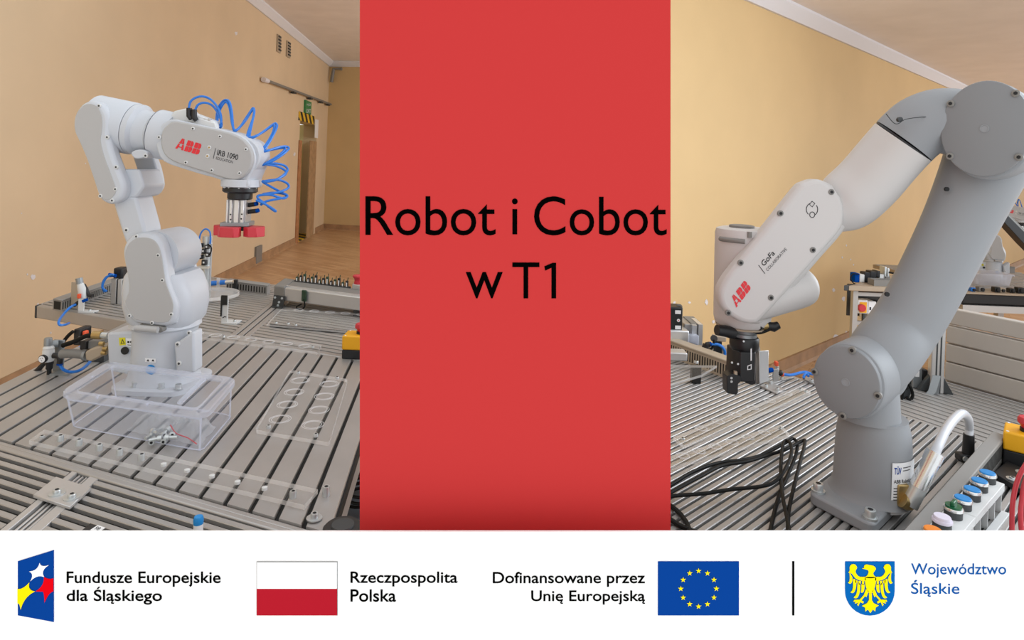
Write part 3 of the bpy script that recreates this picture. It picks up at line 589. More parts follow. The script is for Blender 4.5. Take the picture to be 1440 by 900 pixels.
# screws
def screw_px(u, v, Y, r=.0055, par=None, hole='dark_steel'):
    s = MB().lathe([(r, .003), (r, -.001), (r * .8, -.002)], P(u, v, Y), FW, 12).build('screw', 'grey_white', par or irb)
    MB().lathe([(r * .5, -.0018), (r * .5, -.0026)], P(u, v, Y), FW, 6).build('socket', hole, s)
for u, v in ((139.5, 149), (151, 193), (163.5, 235), (162.5, 266), (141.5, 275.5), (158, 282)): screw_px(u, v, YF, par=cv2)
for u, v in ((192, 332.5), (222.5, 359), (228.5, 394), (241, 442), (214, 454), (182.5, 444)): screw_px(u, v, YF, par=cv)
for u, v in ((224, 193), (271.5, 181), (309.5, 192), (346, 210), (337, 243.5), (298, 239.5), (261.5, 228.5)): screw_px(u, v, YF, .005, wc)
for u, v in ((294.5, 207.5), (292, 219.5)): screw_px(u, v, YF, .0055, wc, 'brass')
screw_px(178, 323.5, 1.735, .007); screw_px(205, 219, 1.72, .006)
for u, v in ((250, 484), (252, 511)): screw_px(u, v, 1.722, .007)
screw_px(266, 468, 1.73, .006)
hd = MB().lathe([(.011, ZD + .016), (.011, ZD + .022), (.0075, ZD + .0225), (.0075, ZD + .033)], (0, 0, 0), n=14)
k = 0
for u, v in ((183, 541), (199, 556), (221, 559), (253, 547)):
    g = G(u, v, ZD + .03); dx = max(-.085, min(.085, g.x - bx0)); dy = max(-.085, min(.085, g.y - Y0))
    MB().lathe([(.010, ZD + .016), (.010, ZD + .019), (.0075, ZD + .0192), (.0075, ZD + .029)], (bx0 + dx, Y0 + dy, 0), n=14).build('flange_bolt', 'zinc', irb)
# tool flange and gripper
yc = Y0 - .045; xf = P(338, 265, yc).x
def vz(v): return P(338, v, yc).z
MB().lathe([(.050, vz(252)), (.050, vz(262)), (.047, vz(263))][::-1], (xf, yc, 0), n=36).build('wrist_end', W_, irb)
tf = MB().lathe([(.044, vz(263)), (.0455, vz(265)), (.0455, vz(269)), (.040, vz(271)), (.0325, vz(271.5)), (.0325, vz(279)), (.030, vz(280))][::-1], (xf, yc, 0), n=36).build('tool_flange', 'black', irb)
for k in range(10):
    a = k * math.pi / 5; MB().lathe([(.004, vz(265)), (.004, vz(262))], (xf + .041 * math.cos(a), yc + .041 * math.sin(a), 0), n=10).build('screw', 'zinc', tf)
zg0, zg1 = vz(313), vz(280); gx = xf - .001
gb = MB().box((gx - .026, yc - .02, zg0), (gx + .026, yc + .02, zg1)).build('gripper_body', 'alu', irb, bevel=.002)
for x0, x1 in ((-.0255, -.020), (-.0165, -.009), (-.004, .009), (.014, .0225)): MB().box((gx + x0, yc - .0245, zg0), (gx + x1, yc - .0195, zg1 - .001)).build('rail', 'alu_bright', gb, bevel=.001, seg=1)
for x, v in ((-.0125, 301), (-.0115, 308), (.018, 300), (.017, 306.5)): MB().lathe([(.0022, 0), (.0022, .002)], (gx + x, yc - .0252, vz(v)), FW, 8).build('screw_hole', 'ink', gb)
MB().obox(V((gx - .037, yc - .032, vz(318))), V((.074, .008, .002)), V((-.008, .06, 0)), V((0, 0, .011))).build('gripper_plate', 'steel_grey', irb, bevel=.001, seg=1)
zr0, zr1 = vz(331), vz(317.5)
for pts in ([(-.068, .0), (-.058, -.022), (-.037, -.022), (-.037, .022), (-.058, .026)],
            [(-.036, -.048), (-.024, -.060), (.012, -.060), (.022, -.048), (.018, -.024), (-.008, -.018), (-.036, -.024)],
            [(.024, -.026), (.042, -.040), (.062, -.032), (.075, -.006), (.064, .020), (.024, .024)]):
    MB().prism([V((gx + x, yc + y, zr0)) for x, y in pts], ZH * (zr1 - zr0)).build('gripper_finger', 'red_plastic', irb, bevel=.0015, seg=1)
MB().box((gx - .04, yc - .018, zr1 - .012), (gx + .03, yc + .018, zr1 - .0005)).build('finger_carrier', 'dark_steel', irb)
for v, ln in ((288, .022), (297.5, .026)):
    fz = vz(v); f = MB().tube([V((gx + .024, yc, fz)), V((gx + .024 + ln, yc - .006, fz + .004))], .0062, 10).build('hose_fitting', 'black', irb)
    MB().tube([V((gx + .024 + ln, yc - .006, fz + .004)), V((gx + .030 + ln, yc - .007, fz + .006))], .0058, 10).build('collar', 'logo_blue', f)
# valve island on the forearm and the blue spiral hoses
pxprism([(238, 166), (244, 156), (262, 152), (268, 158), (300, 170), (304, 178), (298, 182), (262, 172), (242, 171)], YF + .045, .05).build('valve_block', 'grey_white', irb, bevel=.004)
for u in (280, 286, 292): pxprism([(u, 166), (u + 3.6, 167), (u + 3.6, 172), (u, 171)], YF + .043, .01).build('port', 'alu_light', irb, bevel=.001, seg=1)
pxprism([(264, 162), (276, 165), (302, 173), (304, 181), (272, 174)], YF + .035, .02).build('valve_manifold', 'grey_white', irb, bevel=.002)
for u, v in ((266, 158), (273, 160)):
    f = MB().tube(pxs([(u, v - 6), (u, v + 5), (u + 3, v + 9)], YF + .03), [.0075, .0075, .007], 10).build('hose_fitting', 'black', irb)
h1 = [(265.5, 152, 40), (268, 143, 42), (275, 137.5, 45), (285, 135.5, 48), (295, 139, 50), (304, 148, 40), (310, 160, 25), (311, 172, 15), (308, 178.5, 20), (304.5, 172, 40), (306, 155, 55), (312, 144, 58), (318, 140.5, 55), (323, 144, 45), (326, 158, 30), (328, 180, 10), (331, 184, 5), (338, 178, 30), (350, 160, 50), (356, 152, 55), (357.5, 158, 45), (354, 175, 25), (351, 192, 5), (358, 192.5, 0), (372, 184, 30), (384, 175, 55), (388.5, 174, 58), (389, 180, 45), (380, 198, 20), (371, 212, 0), (376, 212, 0), (392, 207, 30), (402, 206, 55), (406, 209, 55), (398, 217, 35), (382, 227, 10), (369, 232, 0), (382, 229.5, 20), (398, 232, 50), (404.5, 238, 55), (400, 245, 35), (388, 253, 10), (372, 256, 0), (376, 254, 10), (392, 253, 40), (404, 258, 55), (405.5, 264, 50), (396, 269, 25), (380, 272.5, 5), (370, 273, 5), (385, 271, 30), (400, 273, 50), (403, 277, 45), (392, 279.5, 20), (375, 283, 0), (366, 288.5, -8)]
h2 = [(274, 155, 38), (279, 147, 40), (288, 144.5, 44), (298, 148, 46), (306, 158, 35), (311, 170, 22), (311, 178, 15), (306, 178, 25), (307, 160, 50), (314, 146, 52), (319, 144, 50), (323, 152, 40), (327, 176, 12), (332, 183, 5), (345, 170, 35), (353, 157, 48), (357, 155, 48), (356, 166, 35), (348, 190, 5), (354, 193, 0), (368, 187, 25), (381, 178, 48), (386, 176, 50), (383, 188, 35), (373, 205, 8), (366, 213, 0), (380, 211, 20), (396, 208, 48), (401, 210, 48), (390, 220, 25), (375, 229, 5), (374, 231, 5), (390, 234, 35), (402, 241, 48), (398, 248, 30), (380, 255, 5), (369, 255, 0), (380, 262, 10), (395, 270, 35), (404, 275, 45), (398, 279, 30), (380, 274, 5), (364, 275, -5), (363, 279, -10), (372, 286, -10), (385, 296, -5), (387, 296, -5), (372, 286.5, -14), (360, 281.5, -18)]
for h in (h1, h2):
    MB().tube(spline([P(u, v, Y0 - .04 + d * .001) for u, v, d in h], 5), .0033, 8).build('air_hose', 'blue_hose', irb)
# ------------------------------------------------------------------ large grey and white cobot
YC = 1.31
cbx = P(1217, 650, YC).x
cob = thing('cobot_arm', V((cbx, YC, ZD)), 'large grey and white collaborative robot arm with black gripper', 'robot arm')
CG, CC, CW = 'cobot_grey', 'cobot_cap_shaded', 'cobot_white'
def cz(v): return P(1217, v, YC).z
# square base flange turned with the table
g0, g1, g2 = G(1136, 693, ZD + .02), G(1228, 741, ZD + .02), G(1284, 690, ZD + .02)
ea, eb = (g1 - g0), (g2 - g1); eb = R1 * eb.length * .95
fp = [g0, g1, g1 + eb, g0 + eb]
def roundpoly(p, r, n=5):
    out = []
    for i in range(len(p)):
        a, b, c = p[i - 1], p[i], p[(i + 1) % len(p)]; u = (a - b).normalized(); w = (c - b).normalized()
        for k in range(n + 1):
            t = k / n; out.append((b + u * r) * (1 - t) ** 2 + b * (2 * t * (1 - t)) + (b + w * r) * t * t)
    return out
fp = [V((q.x, q.y, ZD)) for q in fp]
MB().prism(roundpoly(fp, .02), ZH * .022).build('base_flange', CG, cob, bevel=.004)
fc = sum(fp, V()) / 4
bc = V((cbx, fc.y, 0)); YC = fc.y
RB = 57 * YC / F * .86
MB().lathe([(RB * 1.12, ZD + .022), (RB * 1.04, ZD + .03), (RB, ZD + .045), (RB * .97, cz(620)), (RB * .945, cz(604)), (RB * .90, cz(594)), (RB * .86, cz(588)), (RB * .85, cz(583))], bc, n=56).build('base_column', CG, cob)
# shoulder: turret body, then the upper arm tube
AX = V((1.05, 1, 0)).normalized()                                # joint axis, pointing back
HX = V((AX.y, -AX.x, 0))
def capring(name, u, v, Y, w, h, t0, t1, m, parent=None, ch=.008):
    """round joint housing: front centre at (u,v), half sizes in metres, running back along the joint axis"""
    o = P(u, v, Y)
    return MB().lathe([(.001, t0), (h - ch, t0), (h - ch * .35, t0 + ch * .3), (h, t0 + ch), (h, t1)], o, AX, 56, sx=w / h, ref=HX).build(name, m, parent or cob)
YS = YC - .075
s1 = YS / F
sh_c = P(1191, 537, YS)
capring('shoulder_housing', 1192, 537, YS, 46 * s1 * 1.02, 53 * s1, .006, .155, CG)
cap1 = capring('shoulder_cap', 1190, 537, YS, 43.5 * s1 * 1.02, 50 * s1, -.004, .01, CC, ch=.003)
MB().lathe([(RB * .85, cz(586)), (RB * .83, cz(575)), (RB * .80, cz(555)), (RB * .74, cz(530)), (RB * .60, cz(508)), (RB * .3, cz(498)), (0.002, cz(495))], V((P(1221, 540, YC).x, YC, 0)), n=48).build('turret', CG, cob)
def tubepx(pts, name, m, k=5, n=36, parent=None, cap=True):
    """pts: u, v, depth, half width in picture units"""
    path = spline([V((u, v, d)) for u, v, d, w in pts], k); rad = spline([V((w, 0, 0)) for u, v, d, w in pts], k)
    return MB().tube([P(q.x, q.y, q.z) for q in path], [r.x * q.z / F for r, q in zip(rad, path)], n, cap).build(name, m, parent or cob)
YA = YC + .035
tubepx([(1206, 556, YC, 30), (1222, 527, YC, 41), (1243, 496, YC + .01, 45), (1266, 466, YA, 43.5), (1292, 425, YA, 43), (1318, 375, YA, 43.5), (1346, 318, YA, 45), (1372, 262, YA, 49), (1392, 215, YA, 53), (1400, 185, YA, 50), (1404, 172, YA, 35)], 'upper_arm', CG)
# elbow
SH = .057
YE = YC - .07; s2 = YE / F
capring('elbow_housing', 1389, 184, YE, 61.5 * s2 * .88, 69 * s2, .004, .15, CG)
cap2 = capring('elbow_cap', 1385, 181, YE, 60 * s2 * .88, 67.5 * s2, -.004, .01, CC, ch=.003)
# grey elbow bend, seam and white forearm
YW = YC + .04
tubepx([(1395, 186, YC + .01, 44), (1362, 176, YC + .02, 47), (1325, 170, YC + .032, 46), (1298, 176, YC + .041, 44.5), (1282, 187.5, YC + .048, 43.8), (1271, 198.2, YC + .0544, 43.5)], 'elbow_bend', CG)
tubepx([(1271.2, 198.0, YC + .0543, 42.8), (1269.3, 199.9, YC + .0556, 42.8)], 'seam_ring', 'black', k=1)
tubepx([(1270, 199.2, YC + .0550, 43.5), (1259, 211, YC + .063, 43.2), (1245, 227, YC + .073, 43), (1218, 258, YC + .090, 43), (1190, 283, YC + .102, 42), (1168, 298, YC + .106, 33), (1150, 310, YC + .108, 20)], 'forearm', CW)
for nm, pts in (('panel_seam', [(1246, 160), (1256, 172), (1263, 174), (1273, 168), (1292, 165), (1310, 164), (1322, 162)]),):
    MB().tube(spline([P(u, v, YC + .05 - math.sqrt(max(.0, 1 - min(1, ((u - 1285) / 70) ** 2) * .3)) * .0655) for u, v in pts], 5), .0009, 5).build(nm, 'dark_steel', cob)
# wrist link (long rounded cover)
YL = YC - .012 + SH
st = [(1149, 252), (1134, 256), (1122, 265), (1080, 318), (1034, 374), (1018, 396), (1012, 412), (1014, 428), (1024, 442), (1042, 453), (1058, 456), (1071, 450), (1110, 408), (1150, 362), (1182, 325), (1188, 305), (1186, 284), (1176, 267), (1163, 256)]
pxprism([(u + 6, v + 2) for u, v in st], YL + .02, .052, 4).build('wrist_link', CW, cob, bevel=.016, seg=4)
wl_c = pxprism(st, YL, .04, 4).build('wrist_cover', CW, cob, bevel=.01, seg=4)
# wrist barrels behind the link
YJ = YC + .075 + SH
tubepx([(1052, 426, YC + SH + .03, 28), (1090, 414, YC + SH + .045, 28.5), (1120, 405.5, YC + SH + .06, 28), (1133, 402, YC + SH + .065, 25.5), (1139, 400.5, YC + SH + .067, 20), (1141, 400, YC + SH + .068, 10)], 'wrist_barrel', CW)
tw = V((P(1045, 400, YJ).x, YJ, 0)); rw_ = 43.5 * YJ / F * .93
def jz(v): return P(1045, v, YJ).z
MB().lathe([(rw_ * .8, jz(457)), (rw_ * .9, jz(453)), (rw_ * .95, jz(445)), (rw_, jz(345)), (rw_, jz(328)), (rw_ * .96, jz(322)), (rw_ * .8, jz(320)), (.001, jz(320))], tw, n=48).build('wrist_tower', CW, cob)
MB().lathe([(rw_ * .42, jz(320)), (rw_ * .42, jz(317)), (rw_ * .35, jz(316.3)), (.001, jz(316.2))], tw + V((-.008, 0, 0)), n=32).build('top_button', 'grey_plastic', cob)
for a0, a1 in ((198, 250), (272, 330)):
    pts = []
    for k in range(9):
        a = math.radians(a0 + (a1 - a0) * k / 8); pts.append(tw + V((math.cos(a), math.sin(a), 0)) * (rw_ + .0002) + ZH * jz(335.5))
    MB().tube(pts, .0052, 10).build('light_strip', 'grey_plastic', cob)
for a in (258,):
    a = math.radians(a); q = tw + V((math.cos(a), math.sin(a), 0)) * rw_ + ZH * jz(326)
    MB().tube([q - ZH * .006, q + ZH * .006], .005, 8).build('notch', 'grey_plastic', cob)
MB().lathe([(rw_ * .88, jz(456)), (rw_ * .86, jz(458.5)), (rw_ * .7, jz(460))], tw, n=40).build('lower_rim', 'tan', cob)
# lettering on the link, written along its length
def cpt(u, v): return P(u, v, YL)
a_ = cpt(1035.5, 432.5); abb(a_, cpt(1056.5, 405) - a_, cpt(1027, 420) - a_, wl_c)
a_ = cpt(1074, 375); letter('GoFa', a_, cpt(1090, 357) - a_, cpt(1069.5, 369) - a_, 'ink', wl_c, bold=.008, thick=.0008)
a_ = cpt(1079.5, 381.5); letter('COLLABORATIVE', a_, cpt(1107, 351) - a_, cpt(1076.5, 378.5) - a_, 'grey_ink', wl_c, thick=.0008)
MB().prism(pxs([(1066.5, 373), (1075.6, 385), (1076.2, 384.6), (1067.1, 372.6)], YL - .0008), (0, .0005, 0)).build('logo_bar', 'ink', wl_c, smooth=False)
def arc(cx_, cy_, r, a0, a1, n=12): return [(cx_ + r * math.cos(math.radians(a0 + (a1 - a0) * k / n)), cy_ + 1.12 * r * math.sin(math.radians(a0 + (a1 - a0) * k / n))) for k in range(n + 1)]
for pts in (arc(1142, 294.5, 8, 130, 245), arc(1142, 294.5, 8, -40, 60), arc(1142.3, 302, 3.6, 0, 360), [(1142, 283), (1146, 286), (1142.3, 291), (1138.5, 287.5), (1142, 283)]):
    MB().tube(pxs(pts, YL - .0005), .0007, 5).build('logo_line', 'ink', wl_c)
def cscrew(u, v, Y, r=.006, par=None):
    s = MB().lathe([(r, .003), (r, -.0012), (r * .8, -.002)], P(u, v, Y), FW, 14).build('screw', 'grey_plastic', par or cob)
    MB().lathe([(r * .55, -.0018), (r * .55, -.003)], P(u, v, Y), FW, 6).build('socket', 'ink', s)
for u, v in ((1169, 270), (1097.5, 300), (1143, 351.5), (1041.5, 369.5), (1084, 418.5), (1024, 440)): cscrew(u, v, YL, .0062, wl_c)
def onAX(o, h, w, ang, r):                                       # point on a joint cap
    return o + HX * (math.cos(ang) * r * w) + ZH * (math.sin(ang) * r * h)
for (cu, cv_, Yc_, w, h, cp_, angs) in ((1190, 537, YS, 43.5 * s1 * 1.02, 50 * s1, cap1, (80, 175, 268, -8)), (1385, 181, YE, 60 * s2 * .88, 67.5 * s2, cap2, (145, 218, 48, -38))):
    o = P(cu, cv_, Yc_) - AX * .004
    for a in angs:
        q = onAX(o, h, w, math.radians(a), .95)
        s = MB().lathe([(.0068, .004), (.0068, -.002), (.005, -.003)], q, AX, 14).build('screw', 'grey_plastic', cp_); MB().lathe([(.0035, -.0025), (.0035, -.004)], q, AX, 6).build('socket', 'ink', s)
    MB().lathe([(.0075, .001), (.0075, -.001), (.0062, -.0012), (.006, -.0003), (.001, -.0003)], o, AX, 24).build('centre_mark', CG, cp_)
for u, v, dY in ((1248, 414, -.0), (1318, 456, -.0), (1332, 266, 0), (1408, 306, 0)):
    q = P(u, v, YA - .033); MB().lathe([(.0045, .004), (.0045, -.0005)], q, FW, 12).build('screw_hole', 'ink', cob)
for u, v in ((1266, 168), (1330, 153.5)): MB().lathe([(.005, .006), (.005, -.001)], P(u, v, YC - .012), FW, 12).build('screw_hole', 'dark_steel', cob)
# rating label wrapped on the base column
def wrap(a0, a1, v0, v1, r, m, name, parent, n=10):
    rows = [[V((bc.x + r * math.cos(math.radians(a0 + (a1 - a0) * k / n)), bc.y + r * math.sin(math.radians(a0 + (a1 - a0) * k / n)), cz(v))) for k in range(n + 1)] for v in (v0, v1)]
    vs = rows[0] + rows[1]; fs = [(i, i + 1, n + 2 + i, n + 1 + i) for i in range(n)]
    return MB().add(vs, fs).build(name, m, parent)
rl = wrap(268, 326, 628, 697, RB + .0006, 'label_white', 'rating_label', cob, 14)
def wrap_text(body, a0, a1, v0, v1, m, bold=0.):
    vs, fs = text_mesh(body, 0, bold); x0 = min(p.x for p in vs); x1 = max(p.x for p in vs); y0 = min(p.y for p in vs); y1 = max(p.y for p in vs); r = RB + .0011; out = []
    for p in vs:
        a = math.radians(a0 + (a1 - a0) * (p.x - x0) / (x1 - x0)); out.append(V((bc.x + r * math.cos(a), bc.y + r * math.sin(a), cz(v1 + (v0 - v1) * (p.y - y0) / (y1 - y0)))))
    return MB().add(out, fs).build('lettering', m, rl, smooth=False)
wrap_text('TÜV', 271, 283, 632, 643, 'logo_blue', .02); wrap(286, 304, 634, 635.2, RB + .0010, 'grey_ink', 'print_line', rl, 4); wrap(286, 302, 638, 639.2, RB + .0010, 'grey_ink', 'print_line', rl, 4)
wrap_text('ABB Robotics', 271, 306, 650, 655, 'ink', .01)
for k in range(9): wrap(271, 277 + (k * 37 % 14), 661 + k * 3.8, 662.4 + k * 3.8, RB + .0010, 'grey_ink', 'print_line', rl, 4)
wrap(306, 318, 664, 667, RB + .0010, 'grey_ink', 'print_line', rl, 4)
# flange bolts
for q in (fp[0] + (fc - fp[0]) * .2, fp[1] + (fc - fp[1]) * .2, fp[2] + (fc - fp[2]) * .2):
    z = ZD + .022; b = MB().lathe([(.013, z), (.013, z + .004), (.0095, z + .0042), (.0095, z + .016), (.0088, z + .017), (.005, z + .017)], V((q.x, q.y, 0)), n=18).build('flange_bolt', 'zinc', cob)
    MB().lathe([(.005, z + .0171), (.005, z + .0175)], V((q.x, q.y, 0)), n=6).build('socket', 'ink', b)
# tool flange, adaptor and black gripper
YG = YC + .055 + SH; gq = V((P(1047, 470, YG).x, YG, 0))
def gz(v): return P(1047, v, YG).z
def gr(w): return w * YG / F * .95
MB().lathe([(gr(13), gz(474)), (gr(17.5), gz(472.5)), (gr(17.5), gz(468)), (gr(15.5), gz(467)), (gr(17), gz(458)), (gr(19), gz(456))], gq, n=40).build('tool_flange', 'steel_grey', cob)
MB().lathe([(gr(17), gz(493)), (gr(20), gz(489)), (gr(21), gz(484)), (gr(21), gz(475)), (gr(19.5), gz(473))], gq, n=40).build('tool_adaptor', 'black', cob)
for p0, p1, r0 in (((1032, 469), (1008, 464), .0125), ((1063, 462), (1072, 458), .008)):
    MB().tube([P(*p0, YG - .02), P((p0[0] + p1[0]) / 2, (p0[1] + p1[1]) / 2 - 1, YG - .025), P(*p1, YG - .03)], [r0, r0, r0 * .9], 14).build('connector', 'black', cob)
MB().tube([P(1070, 459, YG - .02), P(1079, 457.5, YG - .02)], .009, 12).build('connector_nut', 'brass', cob)
MB().tube([P(1078, 458, YG - .02), P(1088, 460, YG - .02), P(1095, 457, YG - .02)], [.0085, .0105, .008], 12).build('connector', 'black', cob)
MB().tube(spline(pxs([(1086, 461), (1078, 465), (1068, 468), (1060, 466)], YG - .025), 4), .0035, 8).build('cable', 'black_rubber', cob)
gbx0, gbx1 = P(1028, 500, YG).x, P(1059.5, 500, YG).x
gbod = MB().prism([V((gbx0, YG - .012, gz(531))), V((gbx0 + .01, YG - .03, gz(531))), V((gbx1 - .008, YG - .03, gz(531))), V((gbx1, YG - .015, gz(531))), V((gbx1, YG + .03, gz(531))), V((gbx0, YG + .03, gz(531)))], ZH * (gz(490) - gz(531))).build('gripper_body', 'black', cob, bevel=.002)
MB().prism(pxs([(1055.5, 488), (1057.3, 487.5), (1057.3, 507), (1055.5, 507.5)], YG - .0305), (0, .001, 0)).build('white_stripe', 'label_white', gbod)
lbq = MB().prism(pxs([(1051, 514.5), (1057, 512), (1057, 519.5), (1051, 520.5)], YG - .0305), (0, .001, 0)).build('label', 'label_white', gbod)
MB().prism(pxs([(1052.2, 515.5), (1055.8, 514), (1055.8, 518.5), (1052.2, 519.2)], YG - .0309), (0, .0005, 0)).build('symbol', 'ink', lbq)
for u, v in ((1029.5, 510), (1038, 512), (1046, 480)): MB().lathe([(.0022, 0), (.0022, .002)], P(u, v, YG - .0312), FW, 8).build('screw', 'zinc', gbod)
fg = pxprism([(1022, 529), (1031, 526), (1042, 529), (1042, 537), (1038, 540), (1038, 553), (1035, 555.5), (1022.5, 553)], YG - .034, .03).build('gripper_finger', 'black', cob, bevel=.001, seg=1)
for v in (531.5, 536.5): MB().lathe([(.0026, .001), (.0026, -.001)], P(1028.5, v, YG - .0345), FW, 10).build('screw', 'zinc', fg)
pxprism([(1050, 520), (1063, 516), (1063, 540), (1058, 541.5), (1049, 539)], YG + .0, .028).build('gripper_finger', 'black', cob, bevel=.001, seg=1)
pxprism([(1033, 522), (1037, 523), (1037, 530), (1033, 529)], YG - .033, .006).build('gripper_pad', 'tan', cob)
# supply cable with metal plug at the base
cq = [(1282, 708, .0), (1283, 700, .0), (1288, 684, -.01), (1294, 665, -.015), (1303, 645, -.02)]
pb0 = G(1268, 706, ZD + .035); py = pb0.y
MB().obox(P(1262, 712, py - .01), V((.022, .0, .0)), V((.004, .03, 0)), V((0, 0, .04))).build('plug_socket', 'brass', cob, bevel=.002)
MB().tube(spline(pxs([(1268, 703), (1277, 707), (1283, 700)], py - .012), 4), .0135, 16).build('plug_elbow', 'brass', cob)
MB().tube([P(1278, 710, py - .012), P(1293, 682, py - .012)], [.0155, .015], 18).build('plug_body', 'zinc', cob)
MB().tube([P(1291.5, 685, py - .012), P(1310, 648, py - .012)], [.0158, .0150], 20).build('plug_sleeve', 'chrome', cob)
MB().tube([P(1309.5, 649, py - .012), P(1316, 635, py - .012)], [.0162, .0162], 20).build('plug_nut', 'chrome', cob)
clipq = G(1361, 648, ZD)
MB().tube(spline([P(1314, 639, py - .012), P(1319, 627, py), P(1330, 605, py + .04), P(1342, 589, py + .09), P(1353, 581.5, py + .13), P(1361, 588, (py + .17 + clipq.y) / 2), P(1363, 600, clipq.y), P(1362.5, 615, clipq.y), P(1361.5, 634, clipq.y)], 7), .0088, 16).build('supply_cable', 'white_cable', cob)
k_ = MB().box((clipq.x - .024, clipq.y - .013, ZD), (clipq.x + .013, clipq.y + .013, ZD + .018)).build('cable_clamp', 'black', cob, bevel=.004)
MB().tube([V((clipq.x, clipq.y, ZD + .018)), V((clipq.x, clipq.y, ZD + .062))], [.0125, .0112], 18).build('cable_clamp', 'black', cob)
MB().lathe([(.006, 0), (.006, -.003)], V((clipq.x - .016, clipq.y - .013, ZD + .010)), FW, 12).build('screw', 'zinc', k_)
# ------------------------------------------------------------------ things on the left tables
def plate(name, poly, z0, th, parent=None, m='acrylic', me_='acrylic_edge', r=0.):
    """flat clear sheet: poly on plane z0, brighter cut edges"""
    pts = [V((q.x, q.y, z0 + .0009)) for q in poly]
    if r: pts = roundpoly(pts, r, 4)
    o = MB().prism(pts, ZH * (th - .0009)).build(name, m, parent, smooth=False)
    o.data.materials.append(MATS[me_])
    for p in o.data.polygons:
        if abs(p.normal.z) < .5: p.material_index = 1
    return o
def gpoly(px, z): return [G(u, v, z) for u, v in px]
def capscrew(q, z, parent=None, r=.0052, h=.009, m='zinc', washer=False, name='cap_screw'):
    q = V((q.x, q.y, 0)); pr = []
    if washer: pr += [(r * 2.0, z), (r * 2.0, z + .002), (r * 1.02, z + .0021)]
    else: pr += [(r, z)]
    pr += [(r, z + h * .85), (r * .9, z + h), (r * .5, z + h)]
    s = MB().lathe(pr, q, n=14).build(name, m, parent); MB().lathe([(r * .52, z + h + .0001), (r * .52, z + h + .0005)], q, n=6).build('socket', 'ink', s); return s
def ring_mark(q, z, r, parent, th=.00042, m='label_white'):
    for k in (1., .8):
        pts = [V((q.x + r * k * math.cos(6.2832 * i / 28), q.y + r * k * math.sin(6.2832 * i / 28), z)) for i in range(29)]
        MB().tube(pts, th, 4).build('engraved_ring', m, parent)
TH = .010
# strip with a row of screws along the near edge
st_ = thing('acrylic_strip', G(240, 660, ZD), 'long clear acrylic strip with a row of screws along the table edge', 'acrylic strip')
plate('sheet', gpoly([(41, 619), (62, 604), (447, 688), (428, 710)], ZD + TH), ZD, TH, st_)
for u, v, k in ((59, 615, 0), (85, 620, 1), (111, 626, 1), (139.5, 633, 1), (168, 640, 1), (199, 647, 1), (230, 655, 2), (263, 663.5, 2), (298, 671.5, 2), (334, 680, 2), (372, 688.5, 2), (412, 700, 1)):
    q = G(u, v, ZD + TH)
    if k == 1: capscrew(q, ZD + TH, st_, r=.0066, h=.013)
    elif k == 0: capscrew(q, ZD + TH, st_, r=.0055, h=.004)
    else: MB().lathe([(.0055, ZD + TH), (.0055, ZD + TH + .005), (.003, ZD + TH + .006)], V((q.x, q.y, 0)), n=12).build('plug', 'grey_white', st_)
tag(capscrew(G(458.5, 697, ZD), ZD, None, r=.0075, h=.018), 'tall steel screw standing at the right corner of the main table', 'screw')
tag(capscrew(G(442, 729, ZD + .002), ZD + .002, None, r=.007, h=.010, washer=True), 'steel screw with washer on the lower right corner plate', 'screw')
for k, (u, v) in enumerate(((80, 694), (101, 700))): capscrew(G(u, v, ZD + .006), ZD + .006, cl, r=.007, h=.008, washer=True)
# plate with eight engraved rings
rp = thing('acrylic_plate', G(425, 575, ZD), 'clear acrylic plate engraved with eight double rings', 'acrylic plate')
plate('sheet', gpoly([(408, 520), (489, 533), (463, 622), (359, 604)], ZD + TH), ZD, TH, rp, r=.01)
for u, v in ((422, 535), (413.5, 551.5), (404, 569), (394, 589.5), (463, 540), (456, 557.5), (448.5, 576.5), (440, 597.5)): ring_mark(G(u, v, ZD + TH), ZD + TH + .0004, .0255, rp, .0005)
for u, v in ((419.5, 525.5), (474, 533), (377.5, 602), (444, 614)): capscrew(G(u, v, ZD + TH), ZD + TH, rp, r=.0055, h=.007)
# narrow strip at the far edge
ns = thing('acrylic_strip', G(355, 482, ZD), 'narrow clear acrylic strip lying at the far edge of the main table', 'acrylic strip')
plate('sheet', gpoly([(262, 463), (452, 484.5), (447, 495), (255, 470)], ZD + TH), ZD, TH, ns)
for k in range(7): ring_mark(G(278 + k * 25, 468.5 + k * 3.05, ZD + TH), ZD + TH + .0004, .020, ns)
for u, v in ((314, 474.5), (439.5, 489)): capscrew(G(u, v, ZD + TH), ZD + TH, ns, r=.006, h=.006)
fs_ = thing('acrylic_sheet', G(450, 450, ZD), 'dark edged clear acrylic sheet lying in front of the conveyor', 'acrylic sheet')
plate('sheet', gpoly([(395, 434.5), (545, 443), (535, 470), (375, 456)], ZD + .014), ZD + .006, .008, fs_)
MB().prism([V((q.x, q.y, ZD)) for q in gpoly([(380, 455.5), (530, 469), (529, 471), (379, 457.5)], ZD + .006)], ZH * .006).build('dark_edge', 'slot', fs_)
for u, v in ((388, 455), (405, 456), (415.5, 458)): capscrew(G(u, v, ZD + .014), ZD + .014, fs_, r=.006, h=.006)
for k in range(5): ring_mark(G(420 + k * 22, 436 + k * 1.5, ZD + .014), ZD + .0144, .020, fs_)
